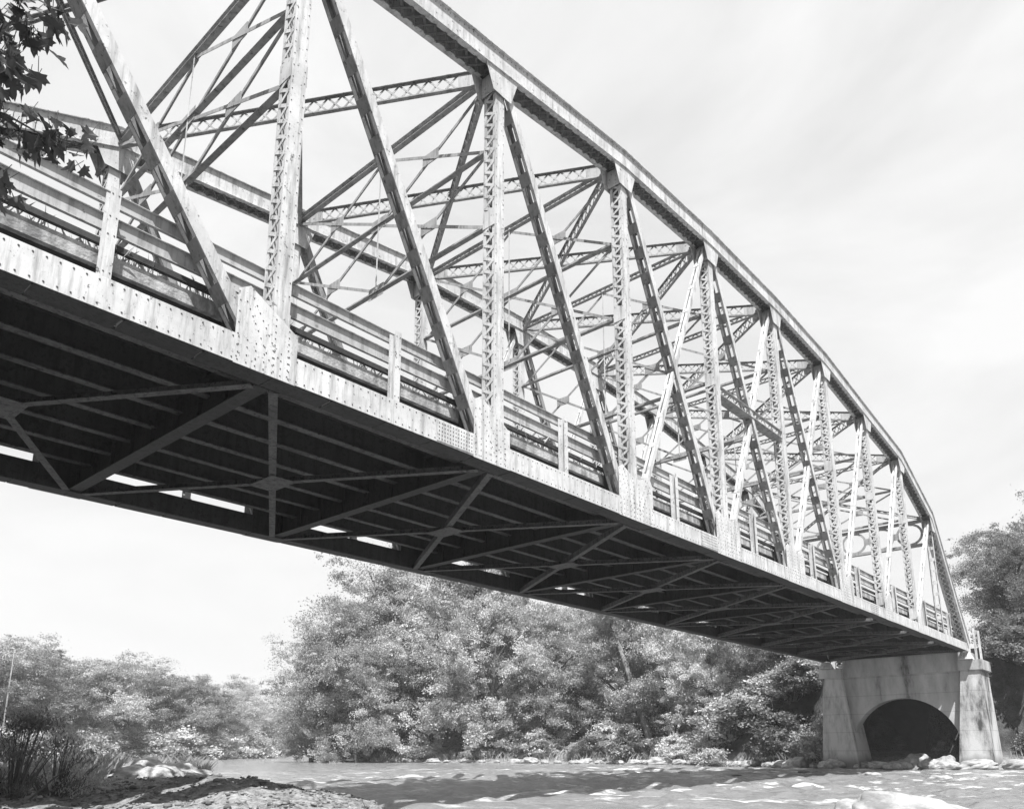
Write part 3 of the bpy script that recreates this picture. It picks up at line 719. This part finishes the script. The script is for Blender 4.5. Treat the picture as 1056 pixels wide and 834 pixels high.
def tree_meshes(seed, H=1.0, spread=.34, base=.16, ncl=70, nl=150, size=.016, lobes=6, tall=1.0):
    """unit-height tree: meshes for trunk and crown (scaled by the height when placed)"""
    rng = np.random.RandomState(seed); mb = MB()
    lean = rng.uniform(-.05, .05, 2)
    top = .82; tp = [(lean[0] * f + .012 * math.sin(f * 9 + seed), lean[1] * f + .012 * math.cos(f * 7 + seed), f * top - .02) for f in np.linspace(0, 1, 9)]
    mb.tube(tp, [.022 * (1 - .85 * f) * (1.35 if f == 0 else 1) for f in np.linspace(0, 1, 9)], 8)
    lob = []
    for i in range(lobes):                       # main limbs ending in lobes of foliage
        f = base + .08 + (top - base - .02) * (i + rng.uniform(.1, .9)) / lobes
        a = i * 2.4 + rng.uniform(-.5, .5); q = (f - base) / (1 - base)
        reach = spread * (math.sin(math.pi * min(1, q * .85 + .18)) ** .7) * rng.uniform(.55, 1.05)
        st = np.array(tp[int(f / top * 7.5)]); en = np.array([st[0] + reach * math.cos(a), st[1] + reach * math.sin(a), f + rng.uniform(.04, .14)])
        mid = (st + en) / 2 + np.array([0, 0, .03])
        mb.tube([st, mid, en], [.010, .007, .003], 5); lob.append((en, reach))
    cen, rad_, cnt = [], [], []
    for (en, reach) in lob:
        for k in range(ncl // lobes):
            c0 = en * np.array([1, 1, 1]) + rng.normal(size=3) * np.array([.085, .085, .075])
            c0[:2] *= rng.uniform(.55, 1.12)
            cen.append(c0); r0 = rng.uniform(.035, .075); rad_.append(r0); cnt.append(int(nl * rng.uniform(.5, 1.3) * (r0 / .055) ** 1.5))
    for k in range(ncl // 5):
        f = rng.uniform(.6, 1.0); a = rng.uniform(0, 6.28); r1 = spread * .55 * (1.02 - f) / .4
        cen.append(np.array([lean[0] + r1 * math.cos(a), lean[1] + r1 * math.sin(a), f * .96])); rad_.append(rng.uniform(.035, .065)); cnt.append(int(nl * .8))
    for k in range(ncl // 4):                    # low skirts
        f = rng.uniform(base * .6, base + .22); a = rng.uniform(0, 6.28); r1 = spread * rng.uniform(.3, .95)
        cen.append(np.array([r1 * math.cos(a), r1 * math.sin(a), f])); rad_.append(rng.uniform(.035, .06)); cnt.append(int(nl * .7))
    for c0 in cen[::4]:
        st = np.array(tp[int(min(7, max(1, (c0[2] - .1) / top * 8)))]); mb.tube([st, (st + c0) / 2 + np.array([0, 0, -.01]), c0], [.004, .003, .0012], 4)
    cen = np.array(cen); cnt = np.array(cnt); rad_ = np.array(rad_)
    C2, R2, N2 = [], [], []
    for c0, r0, n in zip(cen, rad_, cnt):       # every bough breaks into small flat sprays of unequal size
        for q in range(5):
            C2.append(c0 + rng.normal(size=3) * r0 * np.array([1.0, 1.0, .75])); f_ = rng.uniform(.22, 1.15); R2.append(r0 * f_); N2.append(int(n * 1.7 * f_ * rng.uniform(.5, 1.4)))
    P, A, B = leaves(rng, C2, R2, N2, size * .50)
    return mb, (P, A, B)
VAR = []
for i, (sd, sp, bs, ncl, nl, sz, lb, lm) in enumerate((
        (11, .36, .14, 90, 150, .0125, 8, 'leaf'), (12, .30, .12, 90, 150, .0125, 9, 'leaf'), (13, .40, .10, 100, 140, .0130, 8, 'leafpale'),
        (14, .33, .18, 80, 150, .0120, 7, 'leafpale'), (15, .44, .08, 100, 140, .0140, 7, 'leaf'), (16, .27, .20, 70, 140, .0120, 9, 'leafpale'), (17, .38, .10, 90, 150, .0130, 8, 'leafdark'))):
    mb, (P, A, B) = tree_meshes(sd, 1, sp, bs, ncl, nl, sz, lb)
    tm = bpy.data.meshes.new('trunk'); tm.from_pydata(mb.v, [], mb.f); tm.materials.append(M['bark']); tm.polygons.foreach_set('use_smooth', [True] * len(mb.f))
    VAR.append((tm, quads_mesh('crown', P, A, B, M[lm])))
def px_at(px, dist):
    b_ = YAW + math.atan((px - PPX) / FPX); return CAM.x + dist * math.sin(b_), CAM.y + dist * math.cos(b_)
rng = random.Random(3)
def place_tree(var, x, y, H, label, group=None, wide=1.0, lean=(0, 0), name='tree', cat='tree', sink=0.1):
    o = empty(name, label, cat, (x, y, gz(x, y) - sink), group)
    o.scale = (H * wide, H * wide, H); o.rotation_euler = (lean[0], lean[1], rng.uniform(0, 6.28))
    link('trunk', VAR[var][0], o); link('crown', VAR[var][1], o)
    return o
# the tall clump on the far bank left of the bridge
for (px, d, H, v, w_, lab) in (
        (328, 106, 16.5, 1, 1.0, 'slender tree at the upstream end of the tall clump, beside the open water'),
        (345, 101, 21, 3, 1.0, 'pale loose tree standing second from the upstream end of the clump'),
        (393, 106, 26.0, 1, 1.0, 'tallest tree of the clump on the far bank, with a pointed top'),
        (372, 98, 17, 2, .9, 'broad pale tree leaning its low crown over the water below the tallest tree'),
        (432, 100, 20, 2, 1.0, 'round-headed pale tree in front of the notch in the clump'),
        (472, 106, 25.5, 0, 1.0, 'big tree whose crown reaches the underside of the bridge, right of the notch'),
        (505, 95, 19, 4, .9, 'spreading bright-leaved tree low in the middle of the far bank'),
        (535, 103, 22, 1, 1.0, 'dark upright tree behind the spreading bright-leaved one'),
        (563, 93, 17, 0, .95, 'leafy tree just left of the pale gap in the wood'),
        (606, 108, 17, 5, .9, 'thin pale tree standing in the gap of the wood'),
        (640, 96, 19, 3, .9, 'airy pale tree behind the leaning bare trunk'),
        (690, 92, 18, 4, .9, 'wide tree right of the leaning bare trunk'),
        (728, 86, 14, 2, .9, 'pale arching tree in the middle of the wood under the bridge'),
        (765, 84, 15, 0, .9, 'dense tree between the arching pale tree and the pier'),
        (805, 80, 13, 6, 1.0, 'dark bushy tree second from the pier under the deck'),
        (838, 79, 12, 4, .9, 'tree touching the upstream edge of the pier')):
    x, y = px_at(px, d); place_tree(v, x, y, H * .95, lab, 'trees of the far bank', w_, name='bank_tree')
# far trees on the left, beyond the gravel bar
for i, (px, d, H, v) in enumerate(((-30, 160, 25, 0), (2, 150, 23.5, 4), (28, 158, 23, 1), (52, 148, 21, 6), (76, 160, 23, 0), (100, 150, 21.5, 4), (124, 162, 22, 1), (148, 155, 20.5, 1), (170, 162, 21, 0),
                                   (190, 158, 19.5, 4), (210, 165, 19.5, 6), (228, 172, 20, 0))):
    x, y = px_at(px, d); place_tree(v, x, y, H * .76, 'leafy tree in the long row across the water at the left', 'trees across the water at the left', 1.3, name='distant_tree')
for i, (px, d, H, v) in enumerate(((246, 225, 24, 3), (262, 240, 23, 2), (280, 250, 23, 3), (296, 262, 24, 5), (316, 275, 24, 2), (334, 285, 24, 3))):
    x, y = px_at(px, d); place_tree(v, x, y, H * .8, 'faint pale tree far up the river where the water bends away', 'faint trees far upriver', 1.3, name='distant_tree')
# trees beyond the pier at the right edge
for (x, y, H, v, w_, lab) in ((83, .2, 12.6, 0, .95, 'tall tree beyond the far bridge end, its crown left of the others against the sky'), (87, -4, 17.0, 4, .9, 'tallest tree at the right edge of the view, behind the pier'),
                              (75, -1.2, 9, 6, 1.1, 'dark bushy tree on the fill just past the approach rail'), (71, -3.6, 7, 6, 1.2, 'low dark tree hugging the fill beside the near buttress'), (97, 2, 11.5, 1, 1.0, 'tree standing behind the road bend past the bridge'), (79, -4.5, 13, 2, 1.0, 'pale tree leaning out below the tallest tree at the right edge')):
    place_tree(v, x, y, H, lab, 'trees past the far end of the bridge', w_, name='bank_tree')
# leaning bare trunk and dead stems
x, y = px_at(668, 91); z = gz(x, y); bx, by = px_at(632, 93)
o = empty('leaning_tree', 'pale bare tree trunk leaning upstream out of the wood under the deck', 'tree', (x, y, z))
mb = MB(); dx, dy = bx - x, by - y
mb.tube([(0, 0, -.3), (dx * .45, dy * .45, 6.3), (dx * .8, dy * .8, 11), (dx, dy, 14.5)], [.42, .36, .28, .16], 9); mb.tube([(dx * .8, dy * .8, 11), (dx * .6 + .8, dy * .6 - .6, 13.6)], [.15, .06], 6)
mb.build('trunk', M['palebark'], o, True)
rgn = np.random.RandomState(9); cen = [np.array([dx + rgn.normal() * 1.2, dy + rgn.normal() * 1.2, 14.5 + rgn.normal() * .9]) for _ in range(14)]
P, A, B = leaves(rgn, cen, [.7] * 14, [90] * 14, .2); link('crown', quads_mesh('crown', P, A, B, M['leafpale']), o)
x, y = px_at(12, 120); mb = MB(); zb = gz(x, y) if gz(x, y) > WATER else WATER - .5
x, y = px_at(12, 142)
o = empty('dead_tree', 'bare pale snag standing in front of the far trees at the left edge', 'tree', (x, y, gz(x, y)))
mb.tube([(0, 0, -1), (.1, 0, 9), (.15, .1, 17.5)], [.16, .12, .05], 7); mb.tube([(.1, 0, 11), (1.1, .3, 13)], [.05, .02], 5); mb.build('trunk', M['palebark'], o, True)

# ------------------------------------------------------------------ shrubs
SV = []
for sd, lm, sz, up_ in ((31, 'leaf', .034, .5), (32, 'leafpale', .036, .5), (33, 'leafdark', .032, .5), (34, 'leafdark', .026, 1.0), (35, 'leafpale', .024, 1.0)):
    rg = np.random.RandomState(sd); mb = MB(); cen, rr, cn = [], [], []
    for k in range(34):
        a = rg.uniform(0, 6.28); f = rg.uniform(.15, 1); r1 = rg.uniform(.05, .62) * math.sin(math.pi * min(1, f * .75 + .2)) ** .8
        e = np.array([r1 * math.cos(a), r1 * math.sin(a), f * .88]); mb.tube([(e[0] * .15, e[1] * .15, -.05), (e[0] * .6, e[1] * .6, e[2] * .55), e], [.012, .008, .003], 5)
        cen.append(e); rr.append(rg.uniform(.10, .2)); cn.append(190 if up_ < .9 else 150)
    P, A, B = leaves(rg, cen, rr, cn, sz)
    if up_ > .9: A = A * .6 + np.array([0, 0, 1]) * np.linalg.norm(A, axis=1)[:, None] * rg.uniform(.2, 1.0, (len(A), 1)); B = B * .45
    tm = bpy.data.meshes.new('stems'); tm.from_pydata(mb.v, [], mb.f); tm.materials.append(M['bark'])
    SV.append((tm, quads_mesh('foliage', P, A, B, M[lm])))
def place_shrub(v, x, y, H, label, group=None, wide=1.0, sink=.05):
    o = empty('shrub', label, 'shrub', (x, y, gz(x, y) - sink), group); o.scale = (H * wide, H * wide, H); o.rotation_euler = (0, 0, rng.uniform(0, 6.28))
    link('stems', SV[v][0], o); link('foliage', SV[v][1], o); return o
for (px, d, H, v, lab) in ((30, 17.5, 1.75, 3, 'dark willow shrub on the near gravel bar at the lower left'), (72, 18.5, 1.5, 4, 'smaller paler willow shrub beside the larger one on the gravel bar'),
                           (-12, 16.5, 1.2, 3, 'dark shrub cut by the left edge on the gravel bar'), (196, 32, 1.0, 0, 'low shrub behind the pale rocks on the gravel bar'), (108, 27.5, 1.3, 1, 'pale bushy shrub between the willow and the pale rocks'), (40, 27, 1.7, 0, 'leafy shrub behind the dark willow on the gravel bar'), (5, 26, 1.6, 1, 'pale shrub behind the dark willow at the left edge')):
    x, y = px_at(px, d); place_shrub(v, x, y, H, lab, 'shrubs on the near gravel bar', 1.1)
k = 0
for px in list(range(335, 850, 17)):
    d = {0: 0}.get(1, 0)
    # stand the shrub a little behind the far shoreline
    for dd in np.arange(55, 130, .5):
        x, y = px_at(px, dd)
        if float(sdist([(x, y)], LANDS[0])[0]) > 1.2 + (k % 3) * 1.3: break
    place_shrub((k * 2 + k // 5) % 3, x, y, 1.8 + 1.9 * rng.random(), 'leafy shrub in the fringe along the far shore below the wood', 'shrubs along the far shore', 1.15); k += 1
for i in range(26):
    px = -20 + i * 11.5; x, y = px_at(px, 146 + 6 * rng.random() + max(0, px - 200) * .5)
    place_shrub(i % 3, x, y, 4 + 3 * rng.random(), 'shrub at the foot of the far row of trees across the water', 'shrubs across the water', 1.5)
for (x, y, H, v, lab) in ((66, -4.2, 2.2, 0, 'shrub on the bank just right of the near buttress'), (65.5, -8, 2.4, 2, 'shrub at the shore right of the pier'), (67.5, 12.5, 3.4, 1, 'pale shrub beside the upstream buttress of the pier'), (69, -5.5, 3.5, 2, 'tall dark shrub on the slope of the fill'),
                          (70, 14.5, 4.0, 2, 'dark shrub on the fill left of the pier'), (63.2, 3.0, 1.3, 3, 'wiry dark shrub growing in the mouth of the arch'), (66, 10.6, 2.6, 0, 'leafy shrub pressed against the upstream buttress')):
    place_shrub(v, x, y, H, lab, None, 1.1)
for (x, y, H, v) in ((66.8, -1.8, 2.6, 2), (68, -2.2, 3.2, 2), (70, -1.7, 3.0, 0), (72, -1.6, 3.6, 2), (67, -3.2, 3.0, 0), (65.6, -2.4, 2.0, 2), (66, -5.8, 2.8, 2), (73, -4, 4, 2), (64.8, -3.2, 1.6, 1), (70, -3.2, 3.4, 2), (72.5, -6.5, 4, 0), (68.2, -7.5, 3, 1)):
    place_shrub(v, x, y, H, 'dense shrub on the steep fill right of the near buttress', 'shrubs on the fill right of the pier', 1.25)
for (x, y, H, v) in ((64, 11.6, 2.2, 0), (65.4, 13, 2.6, 1), (66.8, 14.2, 3.0, 2), (68.4, 16, 3.2, 0), (67.2, 17.8, 3, 1), (69.6, 18.4, 3.6, 2), (66.2, 11.4, 3.2, 2), (68.4, 12.6, 4, 0), (70, 20.5, 3.4, 0), (65, 15.2, 1.8, 1), (71.5, 15.5, 4, 1), (70.5, 11.5, 4, 2)) + tuple((*px_at(728 + 7 * i, 66.5 + (i * 5) % 11), 2.4 + (i % 4) * .5, i % 3) for i in range(14)):
    place_shrub(v, x, y, H, 'bush crowding the bank left of the pier', 'bushes left of the pier', 1.35)
for i in range(16):        # thicket inside the wood behind the front trees
    px = 350 + i * 31; 
    for dd in np.arange(60, 140, .5):
        x, y = px_at(px, dd)
        if float(sdist([(x, y)], LANDS[0])[0]) > 13 + (i % 3) * 3: break
    place_shrub(i % 3, x, y, 5 + 3 * rng.random(), 'tall thicket bush half hidden in the wood behind the front trees', 'thicket in the wood', 1.2)
for (x, y, H, v, lab) in ():
    pass

# ------------------------------------------------------------------ rocks
def rock_mesh(seed, mt):
    rg = np.random.RandomState(seed); import bmesh
    bm = bmesh.new(); bmesh.ops.create_icosphere(bm, subdivisions=4, radius=1)
    ax = [unit(rg.normal(size=3)) for _ in range(9)]; cut = rg.uniform(.62, .95, 9)
    for v in bm.verts:
        p = np.array(v.co)
        for a, c0 in zip(ax, cut):
            e = p @ a
            if e > c0: p = p - a * (e - c0) * .85
        p *= 1 + .05 * math.sin(p[0] * 5 + seed) * math.sin(p[1] * 6) + .03 * math.sin(p[2] * 11 + p[0] * 7)
        q = Vector(p); q *= 1 + .13 * mnoise.fractal(q * 1.7 + Vector((seed * 3.1, 0, 0)), 1.0, 2.0, 5)
        v.co = q
    me = bpy.data.meshes.new('rock'); bm.to_mesh(me); bm.free(); me.materials.append(mt); me.polygons.foreach_set('use_smooth', [True] * len(me.polygons)); return me
for k_ in ('rock', 'darkrock'):       # stones are dark where the river wets them
    t = M[k_].node_tree; b = t.nodes['Principled BSDF']; src = b.inputs['Base Color'].links[0].from_socket
    g_ = t.nodes.new('ShaderNodeNewGeometry'); sp_ = t.nodes.new('ShaderNodeSeparateXYZ'); t.links.new(g_.outputs['Position'], sp_.inputs[0])
    wt = t.nodes.new('ShaderNodeMapRange'); wt.inputs[1].default_value = WATER + .02; wt.inputs[2].default_value = WATER + .11; wt.inputs[3].default_value = .4; t.links.new(sp_.outputs['Z'], wt.inputs[0])
    mm = t.nodes.new('ShaderNodeMix'); mm.data_type = 'RGBA'; mm.blend_type = 'MULTIPLY'; mm.inputs[0].default_value = 1
    t.links.new(src, mm.inputs[6]); t.links.new(wt.outputs[0], mm.inputs[7]); t.links.new(mm.outputs[2], b.inputs['Base Color'])
RK = [rock_mesh(s, M['rock']) for s in (1, 2, 3, 4)]; RKD = rock_mesh(7, M['darkrock'])
def rock(me, x, y, z, sx, sy, sz, label, group=None, name='rock'):
    o = link(name, me); o.location = (x, y, z); o.scale = (sx, sy, sz); o.rotation_euler = (rng.uniform(-.1, .1), rng.uniform(-.1, .1), rng.uniform(0, 6.28)); return tag(o, label, 'rock', group)
x, y = px_at(918, 15.6); rock(RK[0], x, y, WATER + .08, 1.15, 1.0, .46, 'big white boulder breaking the water at the bottom right', name='boulder')
x, y = px_at(873, 16.0); rock(RK[2], x, y, WATER + .02, .62, .55, .34, 'lower white boulder leaning on the left side of the big one', name='boulder')
x, y = px_at(600, 15.0); rock(RKD, x, y, WATER - .02, .42, .35, .16, 'small dark wet rock in the water at the bottom edge', name='rock')
for (x, y, sx, sz, k, lab) in ((60.9, 2.2, .75, .62, 1, 'squarish white boulder in the mouth of the arch beside the near buttress'), (61.8, 4.1, 1.1, .7, 2, 'large rounded grey boulder in the middle of the arch mouth'), (60.4, 3.1, .6, .4, 3, 'broken rock in front of the squarish boulder under the arch'),
                               (60.0, 6.0, .9, .3, 0, 'long flat rock at the upstream foot of the arch'), (59.3, .2, 1.2, .38, 2, 'wide pale rock at the foot of the near buttress'), (59.6, -2.2, 1.1, .45, 1, 'pale boulder right of the near buttress at the water'), (60.0, 8.9, .7, .42, 3, 'rounded rock at the foot of the upstream buttress'),
                               (61.0, 11.9, .8, .55, 0, 'white rock on the shore just left of the pier')):
    rock(RK[k], x, y, WATER + .22 + sz * .15, sx, sx * .8, sz, lab)
rq = random.Random(12)
for i in range(26):
    x, y, s_ = rq.uniform(59.4, 62.5), rq.uniform(-2.5, 9.5), rq.choice((.2, .28, .35, .5, .7)); rock(RK[i % 4], x, y, WATER + .16, s_ * 1.3, s_, s_ * .75, 'loose stone in the rubble at the foot of the pier', 'rubble at the foot of the pier')
for i in range(34):       # the row of stones along the far shore
    px = 345 + i * 15.2 + rng.uniform(-5, 5)
    for dd in np.arange(55, 130, .4):
        x, y = px_at(px, dd)
        if float(sdist([(x, y)], LANDS[0])[0]) > -.1: break
    s = rng.uniform(.3, .75) * (1.5 if i % 9 == 4 else 1); rock(RK[i % 4], x, y, WATER + .12, s * 1.5, s, s * .6, 'pale stone in the row along the far shore', 'stones along the far shore')
for px, d, sx, sz in ((142, 26.8, 1.0, .36), (176, 27.6, 1.3, .42), (205, 28.2, 1.0, .32), (160, 29.5, 1.3, .55), (192, 29.8, 1.1, .5)):
    x, y = px_at(px, d); rock(RK[2], x, y, max(gz(x, y), WATER) + .08, sx, sx * .6, sz, 'broad flat pale rock shelf at the tip of the near gravel bar', 'flat rocks on the near gravel bar')
rq = random.Random(4)
for i in range(30):
    px, d = rq.uniform(128, 225), rq.uniform(26.5, 30.5); s = rq.choice((.18, .25, .3, .4, .5, .6))
    x, y = px_at(px, d); rock(RK[i % 4], x, y, max(gz(x, y), WATER) + .1, s * 1.2, s, s * .62, 'pale angular rock in the heap at the tip of the near gravel bar', 'rocks on the near gravel bar')
for (px, d, sz_) in ((700, 44, .35), (752, 40, .3), (888, 43, .4), (955, 38, .45), (1010, 41, .4), (820, 48, .3), (930, 47, .35)):
    x, y = px_at(px, d); rock(RKD if sz_ < .34 else RK[2], x, y, WATER - .02, sz_ * 1.3, sz_, sz_ * .5, 'small stone breaking the riffle in front of the pier', 'stones in the riffle')
x, y = px_at(388, 14.2); mb = MB(); o = empty('driftwood', 'thin dark stick poking out of the ground at the bottom edge', 'stick', (x, y, gz(x, y)))
mb.tube([(.12, -.1, -.35), (.02, -.02, .02), (-.1, .1, .3)], [.018, .014, .006], 6); mb.build('stem', M['bark'], o)

# pebbles over the near gravel bar: past counting
rg = np.random.RandomState(50); T = (1 + 5 ** .5) / 2
ico = unit(np.array([(-1, T, 0), (1, T, 0), (-1, -T, 0), (1, -T, 0), (0, -1, T), (0, 1, T), (0, -1, -T), (0, 1, -T), (T, 0, -1), (T, 0, 1), (-T, 0, -1), (-T, 0, 1)], float))
icf = np.array([(0, 11, 5), (0, 5, 1), (0, 1, 7), (0, 7, 10), (0, 10, 11), (1, 5, 9), (5, 11, 4), (11, 10, 2), (10, 7, 6), (7, 1, 8), (3, 9, 4), (3, 4, 2), (3, 2, 6), (3, 6, 8), (3, 8, 9), (4, 9, 5), (2, 4, 11), (6, 2, 10), (8, 6, 7), (9, 8, 1)])
pp = np.array([px_at(rg.uniform(-40, 470), rg.uniform(9, 31)) for _ in range(15000)]); zz = height(pp); ok = zz > WATER - .1; pp, zz = pp[ok], zz[ok]; n = len(pp)
sz = .012 + .05 * rg.power(.35, n)[:, None, None] ** 3 + .02 * rg.rand(n, 1, 1)
vv = ico[None] * sz * rg.uniform(.6, 1.3, (n, 12, 1)) * np.array([1.2, 1, .65]) + np.concatenate([pp, zz[:, None]], 1)[:, None]
ff = (icf[None] + 12 * np.arange(n)[:, None, None]).reshape(-1, 3)
me = bpy.data.meshes.new('gravel'); me.vertices.add(12 * n); me.vertices.foreach_set('co', vv.ravel()); nf = len(ff)
me.loops.add(3 * nf); me.loops.foreach_set('vertex_index', ff.ravel().astype(np.int32)); me.polygons.add(nf); me.polygons.foreach_set('loop_start', np.arange(0, 3 * nf, 3, dtype=np.int32)); me.polygons.foreach_set('loop_total', np.full(nf, 3, dtype=np.int32))
me.materials.append(leafmat('pebble', .08, .36, 0.0, .9)); me.update(calc_edges=True)
tag(link('gravel', me), 'loose gravel and small stones covering the near bank at the bottom left', 'gravel', None, 'stuff')

# ------------------------------------------------------------------ grass and weeds
def blades(name, pts, hmin, hmax, wid, mt, label, seed):
    rg = np.random.RandomState(seed); n = len(pts); P = np.array(pts)
    h = rg.uniform(hmin, hmax, n); a = rg.uniform(0, 6.28, n); ln = rg.uniform(.1, .8, n)
    t1 = np.stack([np.cos(a) * ln * h, np.sin(a) * ln * h, h], 1); wv = np.stack([-np.sin(a), np.cos(a), np.zeros(n)], 1) * wid
    co = np.empty((n, 4, 3)); co[:, 0] = P - wv; co[:, 1] = P + wv; co[:, 2] = P + t1 * .6 * [.7, .7, 1.05] + wv * .8; co[:, 3] = P + t1
    me = bpy.data.meshes.new(name); me.vertices.add(4 * n); me.vertices.foreach_set('co', co.ravel()); me.loops.add(4 * n); me.loops.foreach_set('vertex_index', np.arange(4 * n, dtype=np.int32))
    me.polygons.add(n); me.polygons.foreach_set('loop_start', np.arange(0, 4 * n, 4, dtype=np.int32)); me.polygons.foreach_set('loop_total', np.full(n, 4, dtype=np.int32)); me.materials.append(mt); me.update(calc_edges=True)
    return tag(link(name, me), label, 'grass', None, 'stuff')
rg = np.random.RandomState(21); pts = []
for px0, px1, d0, d1, n in ((66, 130, 26.2, 31, 5500), (-20, 70, 25.5, 33, 6500), (-20, 110, 22, 25.5, 900), (120, 222, 30.8, 32.5, 2400), (0, 120, 28, 33, 5000)):
    for c0 in range(n // 25):
        px, d = rg.uniform(px0, px1), rg.uniform(d0, d1)
        for k in range(25):
            pts.append(px_at(px + rg.normal() * 3, d + rg.normal() * .12))
pts = np.array(pts); z = height(pts); pts = np.column_stack([pts, z - .02])[z > WATER + .05]
blades('tall_grass', pts, .12, .8, .005, M['grass'], 'pale tall grass standing on the near gravel bar at the left', 1)
pts = []
cand = np.array([(rg.uniform(58, 76), rg.uniform(-12, 80)) for _ in range(16000)]); sd0 = sdist(cand, LANDS[0]); hz = height(cand)
for (x, y), s, z in zip(cand, sd0, hz):
    if .3 < s < 3.2 and z < WATER + 1.0 and not (59.5 < x < 66.4 and -1.2 < y < 10.2): pts.append((x, y, z - .03))
blades('shore_grass', pts, .4, 1.1, .03, M['grass'], 'bright dry grass along the water on the far shore', 2)
for near, lab in ((True, 'weeds growing along the near curb of the bridge deck behind the guard rail'), (False, 'weeds growing along the far curb of the bridge deck')):
    pts = []
    for c0 in range(170):
        x = rg.uniform(1, 59) if c0 % 2 else rg.uniform(3, 22); y = fy(near, rg.uniform(.56, 1.05))
        if rg.rand() < .4 and x > 20: continue
        for k in range(16): pts.append((x + rg.normal() * .12, y + rg.normal() * .04, 1.07 if fy(near, y) > .93 else 1.18))
    blades('deck_weeds', pts, .06, .4, .008, M['leafpale'], lab, 3 + near)

# ------------------------------------------------------------------ maple hanging in at the upper left, its trunk outside the view
def pix(u, v, d):
    x_, y_ = (u - PPX) / FPX, -(v - PPY) / FPX
    return CAM + (F + R * x_ + U * y_) * d
mp_t = empty('maple_tree', 'dark lobed maple leaves on a branch hanging in at the upper left corner', 'tree')
base = Vector((1.6, -8.2, gz(1.6, -8.2) - .2)); tr = MB()
crownc = pix(-70, 10, 4.3)
tr.tube([base, base + Vector((.1, .05, 2.2)), base.lerp(crownc, .55) + Vector((-.3, .1, 1.6)), crownc + Vector((-.5, -.2, 1.5))], [.16, .13, .10, .06], 9)
rg = np.random.RandomState(77); lm_ = MB()
LEAF = [(0, 0), (.16, .02), (.42, -.02), (.36, .14), (.56, .32), (.36, .38), (.30, .52), (.16, .46), (.14, .66), (.0, .98), (-.14, .66), (-.16, .46), (-.30, .52), (-.36, .38), (-.56, .32), (-.36, .14), (-.42, -.02), (-.16, .02)]
def maple_leaf(c0, size):
    d = Vector((rg.normal() * .5, rg.normal() * .5, -.9 + rg.normal() * .35)).normalized(); n = Vector(rg.normal(size=3)).normalized(); n = (n - d * n.dot(d)).normalized()
    n = (n + Vector((-.5, -.6, .35)) * .5); n = (n - d * n.dot(d)).normalized(); s = d.cross(n)
    vs = [c0 + s * (u * size) + d * (w * size) + n * (size * (.18 * u * u * rg.uniform(.4, 1.6) - .10 * w * w)) for u, w in LEAF]
    cpt = c0 + d * (.33 * size)
    lm_.add([cpt] + vs, [(0, i + 1, (i + 1) % len(LEAF) + 1) for i in range(len(LEAF))])
    lm_.tube([c0, c0 - d * size * .5 + Vector((0, 0, size * .25))], [.0022, .0018], 4)
spray = [((-40, -30), (62, 12), 4.0, 22), ((-40, 0), (50, 45), 4.1, 22), ((-50, 30), (30, 75), 3.9, 20), ((-50, 100), (62, 150), 4.2, 26), ((-40, 130), (86, 152), 4.3, 20), ((-50, 160), (8, 195), 4.0, 14), ((-30, -50), (40, -10), 4.2, 20), ((-90, -40), (-10, 60), 4.4, 60), ((-60, 60), (10, 85), 4.1, 12)]
for (a, bq, d, n) in spray:
    p0, p1 = pix(a[0], a[1], d + .1), pix(bq[0], bq[1], d)
    tr.tube([crownc + Vector((-.5, -.2, 1.5)), p0 + Vector((-.1, 0, .2)), p0, (p0 + p1) / 2 + Vector((0, 0, .04)), p1], [.03, .02, .012, .007, .003], 5)
    for k in range(int(n * 1.5)):
        f = rg.uniform(.0, 1.0) ** .8; c0 = p0.lerp(p1, f) + Vector(rg.normal(size=3)) * .055
        maple_leaf(c0, rg.uniform(.07, .12))
tr.build('trunk', M['bark'], mp_t, True); lm_.build('crown', M['leafmaple'], mp_t)

# ------------------------------------------------------------------ summer haze over the river
hm = bpy.data.materials.new('haze'); hm.use_nodes = True; t = hm.node_tree; t.nodes.clear()
pv = t.nodes.new('ShaderNodeVolumePrincipled'); pv.inputs['Color'].default_value = (.92, .92, .92, 1); pv.inputs['Density'].default_value = .00055
o_ = t.nodes.new('ShaderNodeOutputMaterial'); t.links.new(pv.outputs[0], o_.inputs['Volume'])
mb = MB(); mb.box((-1600, -1650, WATER - 2.2), (1700, 1650, 34)); tag(mb.build('haze', hm), 'pale summer haze hanging over the whole river valley', 'haze', None, 'stuff')
